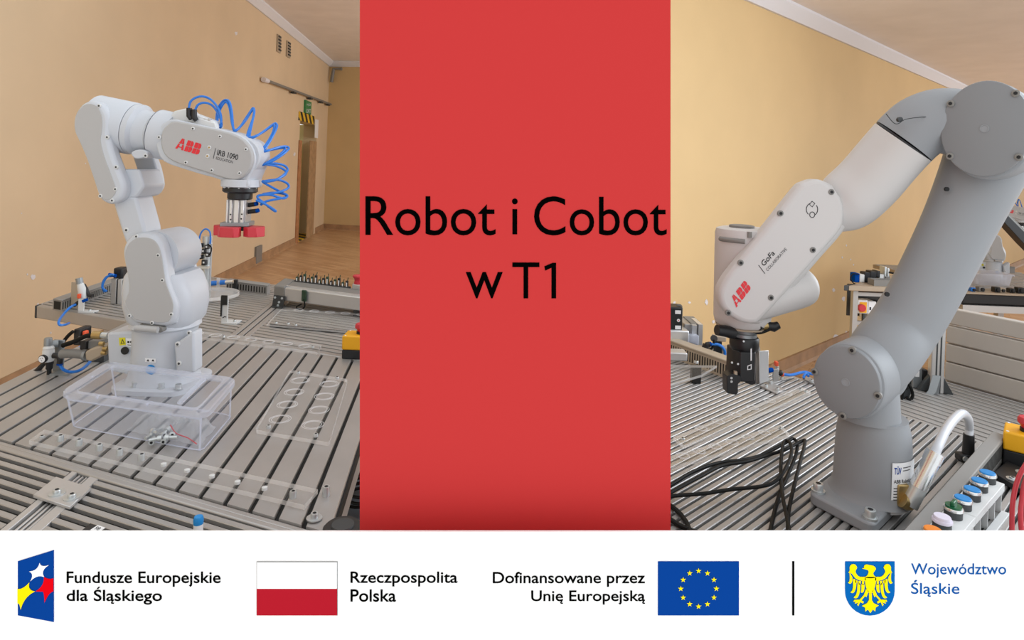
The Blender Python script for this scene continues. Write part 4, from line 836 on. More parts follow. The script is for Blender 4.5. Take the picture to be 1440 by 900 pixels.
# ------------------------------------------------------------------ clear storage box
bxh = .088
bb = gpoly([(100, 601), (284, 636), (326, 586)], ZD); bb.append(bb[0] + (bb[2] - bb[1])); bb = [V((q.x, q.y, ZD)) for q in bb]
zt_ = ZD + bxh
tt = gpoly([(83, 551), (291, 581), (334, 531)], zt_); tt.append(tt[0] + (tt[2] - tt[1]))
bcn = sum(bb, V()) / 4; tcn = sum(tt, V()) / 4
bxo = thing('storage_box', bcn, 'clear lidded plastic storage box in front of the small robot', 'storage box')
def shrink(p, k):
    c = sum(p, V()) / len(p); return [c + (q - c) * k for q in p]
rb0 = [q + ZH * .0012 for q in roundpoly(bb, .02)]; rt0 = roundpoly(shrink(tt, .955), .026); rt0 = [V((q.x, q.y, zt_ - .012)) for q in rt0]
MB().loft([rb0, rt0], cap=False).build('wall', 'box_plastic', bxo)
MB().add(rb0, [list(range(len(rb0)))]).build('bottom', 'box_plastic', bxo)
def setz(p, z): return [V((q.x, q.y, z)) for q in p]
ro = roundpoly(tt, .03); ri = roundpoly(shrink(tt, .84), .02)
lid = MB().loft([setz(roundpoly(shrink(tt, .975), .03), zt_ - .016), setz(ro, zt_ - .014), setz(ro, zt_ - .003), setz(roundpoly(shrink(tt, .985), .03), zt_), setz(ri, zt_), setz(ri, zt_ - .006)], cap=False).build('lid_rim', 'box_rim', bxo)
MB().add(setz(ri, zt_ - .006), [list(range(len(ri)))]).build('lid_panel', 'box_plastic', bxo)
e1 = tt[1] - tt[0]; e2 = tt[3] - tt[0]
for a, b, c_, d_ in ((.77, .15, .80, .85), (.05, .48, .06, .52), (.26, -.004, .27, .05), (.60, -.004, .61, .05)):
    q = tt[0] + e1 * a + e2 * b; MB().obox(setz([q], zt_ - .004)[0], e1 * (c_ - a), e2 * (d_ - b), ZH * .005).build('rib', 'box_rim', bxo)
MB().obox(setz([tt[0] + e1 * .05 + e2 * .03], zt_ - .02)[0], e1 * .9, e2 * .01, ZH * .003).build('rib', 'box_rim', bxo)
nb = len(rb0)
MB().tube([q + ZH * .002 for q in rb0] + [rb0[0] + ZH * .002], .0016, 6).build('bottom_rim', 'box_rim', bxo)
for k in range(4): MB().tube([rb0[k * 6 + 2], rt0[k * 6 + 2]], .0022, 6).build('corner_rib', 'box_rim', bxo)
# contents
rnd = random.Random(4)
def inbox(a, b, z): q = bb[0] + (bb[1] - bb[0]) * a + (bb[3] - bb[0]) * b; return V((q.x, q.y, ZD + z))
bolts_px = [(211, 613), (217, 607), (221, 617), (228, 612), (232, 619), (238, 615), (226, 603), (234, 606), (242, 611), (214, 620)]
for k, (u, v) in enumerate(bolts_px):
    q = G(u, v, ZD + .012 + .006 * (k % 3)); a = rnd.uniform(0, 6.28); d = V((math.cos(a), math.sin(a), rnd.uniform(-.1, .35))).normalized()
    t = thing('bolt', q, 'loose steel socket bolt in the pile inside the clear box', 'bolt', 'bolts in the box')
    MB().lathe([(.0035, -.016), (.0035, 0), (.0062, .0005), (.0062, .009), (.003, .0092)], q, d, 12).build('shank', 'zinc', t)
    MB().lathe([(.0032, .0093), (.0032, .0097)], q, d, 6).build('socket', 'ink', t)
def bag(name, label, cu, cv, a0, b0, a1, b1, hgt, seed, red=False):
    r = random.Random(seed); N, M = 14, 10; vs = []; fs = []
    for j in range(M + 1):
        for i in range(N + 1):
            x, y = i / N, j / M; env = math.sin(math.pi * x) ** .6 * math.sin(math.pi * y) ** .6
            vs.append(inbox(a0 + (a1 - a0) * x + r.uniform(-.008, .008), b0 + (b1 - b0) * y + r.uniform(-.02, .02), .004 + hgt * env * r.uniform(.45, 1.)))
    for j in range(M):
        for i in range(N): k = j * (N + 1) + i; fs.append((k, k + 1, k + N + 2, k + N + 1))
    t = thing(name, vs[len(vs) // 2], label, 'plastic bag'); MB().add(vs, fs).build('film', 'bag_film', t, angle=80)
    if red: MB().tube(spline([vs[2] + ZH * .035, vs[5] + ZH * .018, vs[9] + ZH * .012, vs[13] + ZH * .004], 4), .0012, 5).build('zip_strip', 'red_plastic', t)
bag('plastic_bag', 'crumpled clear bag behind the bolts in the clear box', 0, 0, .40, .12, .74, .62, .045, 5)
bag('zip_bag', 'clear zip bag with red strip at the right end of the box', 0, 0, .70, .10, .96, .62, .055, 9, True)
# ------------------------------------------------------------------ emergency stop box at the right edge
def estop(label, q, w, d, h1, h2, rb, ex=None, small=False):
    ex = ex or V((1, 0, 0)); ey = V((-ex.y, ex.x, 0)); t = thing('emergency_stop', q, label, 'emergency stop')
    o = V(q) - ex * w / 2 - ey * d / 2
    MB().obox(o, ex * w, ey * d, ZH * h1).build('base', 'black', t, bevel=.003)
    MB().obox(o - ex * .001 - ey * .001 + ZH * h1, ex * (w + .002), ey * (d + .002), ZH * h2).build('housing', 'yellow', t, bevel=.004)
    for sx in (.08, .92):
        for sy in (.08, .92): MB().lathe([(.003, 0), (.003, .001)], o + ex * w * sx + ey * d * sy + ZH * (h1 + h2), ZH, 8).build('screw', 'label_white', t)
    c = V(q) + ZH * (h1 + h2)
    MB().lathe([(rb * .75, -.001), (rb * .75, .008)], c, ZH, 24).build('collar', 'black', t)
    MB().lathe([(rb * .6, .008), (rb * .7, .014), (rb, .020), (rb, .028), (rb * .85, .033), (.001, .034)], c, ZH, 28).build('button', 'red_plastic', t)
    return t
q = G(500, 506, ZD); estop('yellow emergency stop box with red button on the main table', V((P(503, 500, q.y).x, q.y + .04, ZD)), .105, .075, .03, .045, .021)
# ------------------------------------------------------------------ conveyor with terminals
yv = G(403, 431, ZD).y; cvx = P(386, 415, yv); z0c, z1c = P(440, 423, yv).z, P(440, 405, yv).z
cvr = thing('conveyor', V((cvx.x + .3, yv + .05, ZD)), 'grey belt conveyor module with clipped cable on the rear table', 'conveyor')
o = V((cvx.x, yv, z0c)); CWd = .17
MB().obox(o + L2 * .0, L2 * .62, L1 * CWd, ZH * (z1c - z0c)).build('body', 'alu_light', cvr, bevel=.004)
MB().obox(o + L2 * .06 + L1 * .03 + ZH * (z1c - z0c - .001), L2 * .55, L1 * (CWd - .06), ZH * .003).build('belt', 'grey_plastic', cvr)
MB().obox(o + L2 * .055 + L1 * .02 + ZH * (z1c - z0c), L2 * .56, L1 * .008, ZH * .006).build('side_rail', 'alu_bright', cvr)
MB().obox(o - L2 * .004 - L1 * .003, L2 * .06, L1 * (CWd + .006), ZH * (z1c - z0c + .006)).build('end_block', 'grey_plastic', cvr, bevel=.006)
MB().prism([o + L2 * .0 - L1 * .012 + ZH * .02, o + L2 * .06 - L1 * .012 + ZH * .02, o + L2 * .05 - L1 * .012 - ZH * (z0c - ZD), o - L2 * .008 - L1 * .012 - ZH * (z0c - ZD)], L1 * .01).build('bracket', 'dark_steel', cvr)
MB().obox(o - L1 * .03 - ZH * (z0c - ZD) - L2 * .008, L2 * .058, L1 * .06, ZH * .005).build('bracket_foot', 'dark_steel', cvr)
MB().obox(o + L2 * .4 + L1 * .02 - ZH * (z0c - ZD), L2 * .05, L1 * .1, ZH * (z0c - ZD)).build('bracket', 'dark_steel', cvr)
for a, z in ((.008, .012), (.045, .012), (.03, -.006), (.025, -.02)): MB().lathe([(.005, 0), (.005, -.003)], o + L2 * a - L1 * .012 + ZH * z, L1, 10).build('screw', 'zinc', cvr)
qk = o + L2 * .145 - L1 * .012
MB().obox(qk + ZH * .01, L2 * .025, L1 * .012, ZH * (z1c - z0c - .008)).build('cable_clip', 'pcb_green', cvr, bevel=.003)
MB().tube(spline([qk + V((.012, -.004, .02)), qk + V((.018, -.008, -.01)), qk + V((0, -.008, -.022)), qk + V((-.018, -.006, -.014)), qk + V((.004, -.004, 0))], 5), .003, 7).build('cable_loop', 'black_rubber', cvr)
tbq = o + L1 * CWd * .86 + ZH * (z1c - z0c)
tbk = thing('terminal_strip', tbq + L2 * .25, 'row of small green and black wire terminals on the conveyor', 'terminal strip')
MB().obox(tbq + L2 * .06, L2 * .30, L1 * .02, ZH * .006).build('rail', 'dark_steel', tbk)
for k in range(14):
    a = tbq + L2 * (.066 + k * .0205) + L1 * .003 + ZH * .006; hk = .016 + .008 * ((k * 7) % 3)
    MB().obox(a, L2 * .015, L1 * .014, ZH * hk).build('terminal', 'black' if k % 2 else 'pcb_green', tbk, bevel=.002); MB().obox(a + L2 * .004 - L1 * .003, L2 * .006, L1 * .004, ZH * hk * .7).build('marker', 'label_white', tbk)
    MB().tube([a + L2 * .01 + L1 * .007 + ZH * (hk - .004), a + L2 * .013 + L1 * .008 + ZH * (hk + .014)], .0018, 5).build('wire', 'pcb_green', tbk)
sq = tbq + L2 * .37
swt = thing('push_button_block', sq + L2 * .05, 'grey block with red mushroom button and orange button on the conveyor', 'push buttons')
for k in range(2):
    a = sq + L2 * (.058 * k); MB().obox(a - L1 * .01, L2 * .054, L1 * .05, ZH * .022).build('housing', 'alu_light', swt, bevel=.003)
    c = a + L2 * .027 + L1 * .014 + ZH * .022
    if k == 0: MB().lathe([(.018, -.001), (.018, .01), (.016, .012), (.017, .022), (.024, .030), (.024, .036), (.02, .039), (.001, .040)], c, ZH, 22).build('button', 'red_plastic', swt)
    else: MB().lathe([(.02, -.001), (.02, .014), (.017, .018), (.001, .0185)], c, ZH, 22).build('button', 'orange_button', swt)
# ------------------------------------------------------------------ slotted cable ducts
def duct(label, o, d, L, n, w, h, pitch=.012, m='duct_grey', side=1, parent=None, sl=(.15, .75)):
    t = thing('cable_duct', V(o) + d * (L / 2) + n * (w / 2), label, 'cable duct')
    MB().obox(o, d * L, n * w, ZH * (h * .86)).build('channel', m, t)
    MB().obox(V(o) - n * .001 + ZH * h * .86, d * L, n * (w + .002), ZH * h * .14).build('cover', m, t, bevel=.002, seg=1)
    mb = MB(); k = 0
    while (k + 1) * pitch < L:
        for s, b in ((0, -.0006), (1, .0)):
            mb.obox(V(o) + d * (k * pitch + pitch * .3) + n * (w * s + b) + ZH * (h * sl[0]), d * pitch * .42, n * .0006, ZH * (h * (sl[1] - sl[0])))
        k += 1
    sl_ = mb.build('slots', 'slot', t, smooth=False); sl_['kind'] = 'stuff'
    MB().obox(V(o) + n * w * .12 - d * .0006 + ZH * h * .12, d * .001, n * w * .76, ZH * h * .7).build('open_end', 'slot', t)
    return t
nA = G(74, 436, ZD)
duct('grey slotted cable duct on the left edge of the rear table', nA, L1, .52, L2, .052, .046, .016)
nB_ = isect(G(322, 413, ZD), L2, G(378, 412, ZD) - L1 * .0, L1)
fo = G(318, 407, ZD); duct('grey slotted cable duct across the far edge of the rear table', fo, L2, (isect(fo, L2, G(379, 412, ZD), L1) - fo).length, L1, .05, .045, .016)
# ------------------------------------------------------------------ pneumatic pieces on the rear table
def cyl(p, q, r, n=14): return MB().tube([p, q], r, n)
yq = G(115, 437, ZD).y
vb = thing('air_valve_bracket', G(114, 437, ZD), 'upright bracket with grey air valve and orange knob on the rear table', 'air valve')
pbox(99.5, 397, 112, 434, yq + .03, .008).build('plate', 'tan', vb, bevel=.001, seg=1)
cyl(P(111, 391, yq), P(112.5, 399, yq), .013).build('knob', 'steel_grey', vb)
MB().tube(pxs([(112.5, 398), (115, 406), (116, 416), (117, 421)], yq), [.012, .015, .014, .010], 12).build('valve_body', 'grey_white', vb)
MB().tube(spline(pxs([(117, 400), (121, 407), (124, 414), (130, 416)], yq + .01), 4), .008, 8).build('black_fitting', 'black', vb)
pbox(107.8, 413.5, 112, 420, yq - .03, .012).build('orange_knob', 'orange_knob', vb, bevel=.003)
pbox(110, 421, 117.5, 437.5, yq - .03, .006).build('angle_bracket', 'grey_white', vb); 
g_ = G(118, 437.3, ZD); MB().obox(V((P(110, 430, yq - .03).x, yq - .03, ZD + .0003)), V((.06, 0, 0)), V((0, .035, 0)), ZH * .004).build('bracket_foot', 'grey_white', vb)
capscrew(V((P(125, 436, yq - .02).x, yq - .014, 0)), ZD + .004, vb, r=.005, h=.006)
MB().tube(pxs([(104, 430), (110, 425), (120, 422)], yq - .02), .007, 8).build('black_fitting', 'black', vb); cyl(P(116, 424, yq - .035), P(123, 421, yq - .03), .006).build('collar', 'logo_blue', vb)
MB().tube(spline([P(107, 428, yq - .025), P(99, 432, yq - .04), P(90, 441, yq - .08), P(83, 451, yq - .16), P(84, 457, yq - .17), P(92, 456.5, yq - .15), P(97, 454.5, yq - .1)], 6), .0046, 8).build('air_hose', 'blue_hose', vb)
ym = G(165, 428, ZD).y
mt = thing('profile_block', G(166, 429, ZD), 'upright aluminium profile block behind the small robot', 'profile block')
pbox(155.5, 392.5, 163, 428, ym, .06).build('profile', 'alu', mt, bevel=.002); pbox(163, 392.5, 165, 428, ym + .006, .05).build('groove', 'slot', mt); pbox(165, 393, 171, 428, ym, .06).build('profile', 'alu_light', mt, bevel=.002); pbox(171, 394, 174, 428, ym + .004, .05).build('groove', 'slot', mt)
MB().tube(spline(pxs([(150, 410), (144, 404), (147, 394), (154, 387), (160, 386)], ym - .01), 5), .0046, 8).build('air_hose', 'blue_hose', mt)
MB().tube(spline(pxs([(147, 411), (144, 400), (149, 390), (157, 388)], ym + .0), 5), .0046, 8).build('air_hose', 'blue_hose', mt)
pbox(159, 377, 172, 392.5, ym + .02, .05).build('valve_head', 'black', mt, bevel=.006)
cyl(P(153, 386, ym), P(163, 388, ym), .007).build('fitting', 'logo_blue', mt)
# sensor tower with clear turntable
yt = G(290, 424, ZD).y; tq = V((P(289.5, 400, yt).x, yt, ZD))
tw_ = thing('sensor_tower', tq, 'slim metal tower with black sensors and a clear round turntable', 'sensor tower')
zt2 = P(290, 332, yt).z
cyl(tq + ZH * .004, tq + ZH * (zt2 - ZD), .0205, 20).build('column', 'zinc', tw_); MB().lathe([(.03, 0), (.03, .012), (.022, .013)], tq, n=20).build('foot', 'alu_light', tw_)
cyl(tq + V((.021, -.006, .05)), tq + V((.021, -.006, zt2 - ZD - .03)), .004, 8).build('side_rod', 'alu_bright', tw_)
MB().lathe([(.118, .028), (.118, .032)], tq + V((.012, .02, 0)), n=48).build('turntable', clear('disc_clear', '#e8ecef', .08, gloss=.05), tw_)
MB().lathe([(.119, .022), (.119, .036), (.1165, .036), (.1165, .022)], tq + V((.012, .02, 0)), n=48).build('turntable_rim', 'acrylic_edge', tw_)
for u, v, s in ((281, 345, 5), (285, 353, 6), (281, 361, 5), (286, 369, 6), (290, 347, 5), (291, 358, 5)):
    pbox(u - s / 2, v - s / 2, u + s / 2, v + s * .7, yt - .035, .02).build('sensor', 'black', tw_, bevel=.002); pbox(u - 1, v - 1, u + 1.2, v + 1.4, yt - .0365, .003).build('sensor_tip', 'grey_white', tw_)
MB().tube(spline(pxs([(280, 344), (281, 332), (285, 324.5), (290, 322), (295, 326), (296, 335), (295.5, 343)], yt - .02), 5), .0035, 7).build('air_hose', 'blue_hose', tw_)
MB().tube(spline(pxs([(292, 343), (297, 348), (296, 356), (291, 360)], yt - .03), 5), .003, 6).build('cable', 'black_rubber', tw_)
pbox(277.5, 374.5, 292, 378, yt - .035, .03).build('shelf', 'zinc', tw_)
# angle bracket with sensor
ya = G(316, 455, ZD).y
ab = thing('sensor_bracket', G(320, 455, ZD), 'small white angle bracket with black sensor on the rear table', 'bracket')
pbox(311.5, 420, 320, 455, ya, .006).build('upright', 'grey_white', ab); pbox(310.8, 415.5, 319, 429, ya - .006, .006).build('sensor_face', 'black', ab); pbox(310, 417, 312, 445, ya - .004, .02).build('sensor_side', 'black', ab)
MB().obox(V((P(312, 450, ya).x, ya - .006, ZD)), V((.058, 0, 0)), V((0, .05, 0)), ZH * .005).build('foot', 'grey_white', ab); capscrew(V((P(328, 452, ya).x, ya + .012, 0)), ZD + .005, ab, r=.006, h=.008)
MB().tube(pxs([(313, 447), (316, 445), (318, 446)], ya - .001), .0015, 5).build('print_mark', 'ink', ab)
yh = G(318, 412, ZD).y
hp = thing('hose_coupling', G(318, 412, ZD), 'blue hose coupling with metal tip on a clear stand', 'hose coupling')
cyl(P(297, 398.5, yh), P(306, 398, yh), .0115).build('coupling', 'blue_hose', hp); cyl(P(306, 398, yh), P(309, 398, yh), .009).build('ring', 'black', hp); cyl(P(309, 397.5, yh), P(317, 397, yh), .0115).build('coupling', 'blue_hose', hp); cyl(P(317, 397, yh), P(328, 396, yh), .009).build('tip', 'chrome', hp)
pbox(328, 393.5, 333, 413, yh - .01, .015).build('clamp', 'black', hp, bevel=.002); pbox(304.5, 391, 308.5, 412.3, yh - .013, .004).build('stand', 'acrylic_edge', hp)
# ------------------------------------------------------------------ air regulator and plugs at the left of the robot
yr = G(88, 527, ZD).y
rg = thing('air_regulator', G(80, 527, ZD), 'grey air pressure regulator with round gauge on the left table edge', 'air regulator')
pbox(74, 478, 89, 524, yr + .025, .006).build('mounting_plate', 'steel_grey', rg, bevel=.002)
MB().obox(V((P(74, 500, yr).x, yr - .01, ZD)), V((.05, 0, 0)), V((0, .04, 0)), ZH * .004).build('plate_foot', 'steel_grey', rg)
def lz(u, v): return V((P(u, 500, yr).x, yr, P(u, v, yr).z))
MB().lathe([(.0105, P(67, 487, yr).z), (.0105, P(67, 477, yr).z), (.009, P(67, 475, yr).z), (.001, P(67, 475, yr).z)], V((lz(67, 480).x, yr, 0)), n=20).build('knob', 'steel_grey', rg)
MB().lathe([(.013, P(68, 508, yr).z), (.015, P(68, 505, yr).z), (.015, P(68, 493, yr).z), (.0135, P(68, 491, yr).z), (.0145, P(68, 489, yr).z), (.011, P(68, 486, yr).z)], V((lz(68, 490).x, yr, 0)), n=22).build('body', 'grey_white', rg)
MB().lathe([(.006, P(70, 528, yr).z), (.006, P(70, 520, yr).z), (.009, P(70, 518, yr).z), (.009, P(70, 513, yr).z), (.011, P(70, 511, yr).z), (.011, P(70, 508, yr).z)], V((lz(70, 510).x, yr, 0)), n=18).build('drain', 'black', rg)
gd = MB().lathe([(.011, .012), (.0115, 0), (.0105, -.002)], P(59.5, 505, yr - .02), FW, 22).build('gauge', 'black', rg); MB().lathe([(.0092, -.0022), (.0092, -.0026)], P(59.5, 505, yr - .02), FW, 22).build('dial', 'label_white', gd)
for u, v in ((57.5, 504), (60.5, 503.5), (59.5, 507)): MB().lathe([(.0012, -.0027), (.0012, -.003)], P(u, v, yr - .02), FW, 6).build('dial_mark', 'ink', gd)
MB().tube(spline(pxs([(75, 500), (82, 500.5), (84.5, 505), (84, 511)], yr - .01), 4), .008, 10).build('elbow_fitting', 'black', rg); cyl(P(84, 510.5, yr - .01), P(84, 513, yr - .01), .0078).build('collar', 'logo_blue', rg)
MB().tube(spline([P(84, 513, yr - .01), P(89, 519.5, yr - .01), P(98, 523, yr), P(110, 521.5, yr), P(120, 515.5, yr + .02), P(127, 508, yr + .04)], 6), .0042, 8).build('air_hose', 'blue_hose', rg)
cyl(P(72, 484, yr + .01), P(82, 483, yr + .02), .011).build('port', 'steel_grey', rg)
MB().tube(pxs([(42, 526), (52, 522), (60, 513), (64, 510)], yr + .03), [.006, .008, .007, .005], 8).build('shut_off_lever', 'black', rg)
ypl = 1.84
cp1 = thing('supply_plug', G(135, 512, ZD), 'grey angled plug with thick grey hose at the robot base', 'plug')
pxprism([(119, 495), (128, 490), (148, 484.5), (151, 490), (150, 497), (128, 509), (120, 507)], ypl - .05, .045).build('plug_housing', 'tan', cp1, bevel=.005)
MB().tube(spline(pxs([(120, 499), (108, 497.5), (96, 497), (86, 498)], ypl - .03), 5), .0125, 14).build('hose', 'grey_plastic', cp1)
cyl(P(118, 500, ypl - .03), P(122, 500, ypl - .03), .0145).build('nut', 'steel_grey', cp1); MB().box(G(132, 509, ZD) - V((.03, 0, 0)), G(132, 509, ZD) + V((.03, .03, .02))).build('rest', 'dark_steel', cp1)
cp2 = thing('signal_plug', G(140, 500, ZD), 'metal round plug with black cable high on the robot base', 'plug')
cyl(P(131, 471, ypl - .03), P(143, 471.5, ypl - .03), .0115).build('sleeve', 'brass', cp2); cyl(P(143, 471.5, ypl - .03), P(152, 472, ypl - .03), .009).build('nut', 'zinc', cp2)
MB().tube(spline(pxs([(132, 471), (120, 473), (105, 480), (88, 486)], ypl - .03), 5), .0065, 10).build('cable', 'black_rubber', cp2)
pbox(121, 480, 138, 491, ypl - .02, .05).build('adaptor', 'grey_plastic', cp2, bevel=.002); pbox(112, 480, 121, 492, ypl - .03, .04).build('relay', 'black', cp2, bevel=.002); pbox(121, 491, 136, 498, ypl - .01, .03).build('adaptor', 'tan', cp2)
for u, v in ((143, 483), (148, 490), (146, 496)): cyl(P(u - 3, v, ypl - .05), P(u + 3, v + .5, ypl - .05), .006).build('coupling', 'brass', cp2)
jb = thing('junction_block', V((P(108, 480, 2.25).x, 2.25, ZD - .2)), 'black junction block with orange knob fixed to the rear table leg', 'junction block')
pbox(103, 463, 113, 486, 2.22, .06).build('block', 'black', jb, bevel=.004); pbox(115.5, 466, 120, 473, 2.22, .02).build('orange_knob', 'orange_knob', jb, bevel=.003)
MB().tube(spline(pxs([(103, 466), (96, 472), (88, 482)], 2.21), 4), .006, 8).build('cable', 'black_rubber', jb)
MB().tube(spline(pxs([(113, 489), (108, 491), (102, 494), (92, 503)], 2.1), 4), .006, 8).build('air_hose', 'blue_hose', jb); pbox(110, 474, 128, 480, 2.2, .02).build('clip', 'alu_bright', jb)
# ------------------------------------------------------------------ near edge items
yp = 1.05
pn = thing('paint_marker', V((P(280, 740, yp).x, yp, ZD)), 'white marker with blue cap standing at the front table edge', 'marker')
px_ = P(279, 735, yp); zt3 = P(279, 726, yp).z
MB().lathe([(.007, ZD), (.0075, ZD + .003), (.0075, zt3 - .012)], V((px_.x, yp, 0)), n=16).build('barrel', 'label_white', pn); MB().lathe([(.0078, zt3 - .012), (.008, zt3 - .004), (.0065, zt3), (.001, zt3 + .0005)], V((px_.x, yp, 0)), n=16).build('cap', 'blue_button', pn)
pbx = G(145, 738, ZD + .03)
bk_ = thing('black_module', V((pbx.x, pbx.y, ZD)), 'black module with small white label at the front table edge', 'module')
MB().obox(V((P(124, 740, pbx.y).x, pbx.y - .035, ZD)), L2 * .075, V((.0, .04, 0)), ZH * .03).build('case', 'black', bk_, bevel=.002)
q = G(127, 745, ZD + .0305); lbm = MB().obox(V((q.x, q.y, ZD + .0301)), L2 * .018, V((.003, .014, 0)), ZH * .0004).build('label', 'label_white', bk_)
letter('98', V((q.x + .004, q.y + .002, ZD + .0306)), L2 * .010, V((.001, .008, 0)), 'ink', bk_, nrm=ZH, thick=.0002)
kb = thing('dark_canister', G(472, 745, ZD + .0), 'low round black cap at the right front table corner', 'cap')
yk = 1.1; MB().lathe([(.034, ZD + .002), (.034, ZD + .010), (.030, ZD + .014), (.001, ZD + .0145)], V((P(480, 745, yk).x, yk + .01, 0)), n=28).build('cap', 'black', kb); MB().lathe([(.02, ZD + .0145), (.019, ZD + .017), (.001, ZD + .0172)], V((P(480, 745, yk).x, yk + .01, 0)), n=24).build('top', 'dark_steel', kb)
gc0 = G(482, 745, .56); gcab = thing('controller_cabinet', V((gc0.x + .2, gc0.y + .2, 0)), 'low grey controller cabinet between table and red board', 'cabinet')
o = V((G(484, 700, .56).x, G(490, 742, .56).y, 0)); 
MB().obox(o, V((.30, 0, 0)), V((-.035, .36, 0)), ZH * .56).build('case', mat('cabinet_grey', '#5d666f', .5), gcab, bevel=.006)
cc_ = thing('cable_coil', G(505, 705, .565), 'coil of black cable lying on the grey cabinet', 'cable')
c0_ = G(512, 704, .566); MB().tube([c0_ + V((.055 * (1 + .06 * math.sin(t * 2.3)) * math.cos(t), .06 * (1 + .08 * math.cos(t * 1.7)) * math.sin(t), .004 + .002 * t)) for t in [i * .25 for i in range(90)]], .0042, 7).build('cable', 'black_rubber', cc_)
# ------------------------------------------------------------------ things on the right tables
def gp(px, z=None): z = ZD + .005 if z is None else z; return [G(u, v, z) for u, v in px]
cbl = (([(930, 690), (945, 681), (975, 663), (1010, 651), (1045, 646.5), (1070, 640), (1095, 628), (1108, 621), (1115, 617), (1121, 623), (1119, 640), (1109, 665), (1098, 690), (1089, 720), (1082, 752)], .0052, 'black cable arching highest across the cobot table'),
       ([(930, 700), (948, 690), (985, 670), (1015, 655), (1050, 649), (1080, 640), (1105, 632), (1128, 620), (1132, 622), (1125, 650), (1115, 690), (1109, 720), (1108, 752)], .0045, 'black cable doubled back at the right of the cable bundle'),
       ([(930, 701), (950, 697), (990, 694), (1030, 688), (1070, 684), (1090, 677), (1104, 660), (1113, 637), (1111, 623), (1103, 621), (1099, 640), (1098, 670), (1101, 700), (1106, 725), (1111, 752)], .0048, 'lowest black cable crossing flat then looping in the bundle'))
for i, (pts, h, lb) in enumerate(cbl):
    n = len(pts); tag(MB().tube(spline([G(u, v, ZD + .0042 + .0078 * i + (.02 * math.sin(math.pi * min(1, max(0, (k - 5) / 6))) if 5 <= k <= 11 else 0)) for k, (u, v) in enumerate(pts)], 6), .0037, 9).build('power_cable', 'black_rubber'), lb, 'cable')
for pts, lb in (([(930, 705), (944, 712), (956, 722), (966, 736), (971, 752)], 'short black cable curving down at the left front of the cobot table'), ([(930, 722), (945, 732), (960, 741), (985, 751)], 'black cable end in the lower left corner of the cobot table')):
    tag(MB().tube(spline([G(u, v, ZD + .005) for u, v in pts], 6), .0045, 9).build('power_cable', 'black_rubber'), lb, 'cable')
s1_ = thing('acrylic_strip', G(1040, 588, ZD), 'long clear ring-engraved strip reaching far across the cobot table', 'acrylic strip')
plate('sheet', gp([(947, 614), (1128, 544.5), (1140, 551), (962, 626)], ZD + TH), ZD, TH, s1_, m='acrylic_warm_sheen')
for k in range(6): ring_mark(G(986 + k * 24, 602.5 - k * 9.8, ZD + TH), ZD + TH + .0004, .016, s1_, .00038)
for u, v in ((960, 618), (1125, 548.5), (1133, 551)): capscrew(G(u, v, ZD + TH), ZD + TH, s1_, r=.005, h=.004)
s2_ = thing('acrylic_strip', G(1020, 625, ZD), 'nearer clear ring-engraved strip beside the black cables', 'acrylic strip')
plate('sheet', gp([(925, 646), (1098, 597), (1110, 610), (925, 661)], ZD + TH), ZD, TH, s2_, m='acrylic_warm_sheen')
for k in range(6): ring_mark(G(960 + k * 23, 641 - k * 6.5, ZD + TH), ZD + TH + .0004, .015, s2_, .00038)
capscrew(G(1097, 603, ZD + TH), ZD + TH, s2_, r=.005, h=.004)
# bracket with regulator and blue hose
yb = G(1078, 545, ZD).y
br = thing('plate_bracket', G(1080, 545, ZD), 'upright aluminium bracket with regulator and orange knob on the cobot table', 'bracket')
pxprism([(1067.5, 494), (1081, 493), (1081, 536), (1068, 540)], yb + .02, .006).build('upright', 'alu_bright', br, bevel=.001, seg=1)
MB().prism([V((q.x, q.y, ZD)) for q in gp([(1068, 544), (1092, 555), (1104, 549), (1080, 538)], ZD)], ZH * .005).build('foot_plate', 'alu', br, bevel=.001, seg=1)
for u, v in ((1076.7, 544), (1093, 548.5)): capscrew(G(u, v, ZD + .005), ZD + .005, br, r=.006, h=.007)
MB().prism([V((q.x, q.y, ZD)) for q in gp([(1079, 538), (1086, 541), (1113, 533), (1104, 530)], ZD)], ZH * .005).build('foot_plate', 'alu', br, bevel=.001, seg=1)
pxprism([(1087, 520), (1095, 518.5), (1095.5, 536), (1087, 538)], yb + .05, .005).build('small_upright', 'alu', br, bevel=.001, seg=1)
pbox(1090.8, 509, 1095, 515.5, yb + .055, .015).build('orange_knob', 'orange_knob', br, bevel=.002); cyl(P(1093, 515, yb + .062), P(1093, 522, yb + .062), .006).build('stem', 'zinc', br)
cyl(P(1096, 523, yb + .06), P(1099, 526, yb + .06), .009).build('fitting', 'black', br); cyl(P(1098.5, 526, yb + .058), P(1101.5, 526.5, yb + .058), .0068).build('collar', 'orange_knob', br); cyl(P(1080, 521, yb + .04), P(1086, 520, yb + .045), .007).build('fitting', 'logo_blue', br)
for u, v in ((1080, 532), (1083.5, 536), (1099, 531)): capscrew(G(u, v + 3, ZD + .005), ZD + .005, br, r=.006, h=.009)
MB().tube(spline([P(1101, 526.5, yb + .058), P(1110, 527.5, yb + .06), P(1117, 526.5, yb + .07), P(1126, 524, yb + .08), P(1133, 523.5, yb + .09), P(1140, 525.5, yb + .09), P(1150, 527, yb + .09)], 5), .0046, 8).build('air_hose', 'blue_hose', br)
MB().tube(spline([P(1130, 532, yb + .06), P(1131, 528, yb + .065), P(1135, 526, yb + .07), P(1137, 529, yb + .06)], 5), .0042, 8).build('air_hose', 'blue_hose', br)
MB().tube(pxs([(1064, 487), (1065, 495), (1065, 506), (1064.5, 520), (1065, 538)], yb + .04), [.009, .010, .015, .013, .009], 14).build('regulator', 'grey_plastic', br)
cyl(P(1061, 491, yb + .03), P(1064, 492, yb + .03), .01).build('regulator_cap', 'black', br)
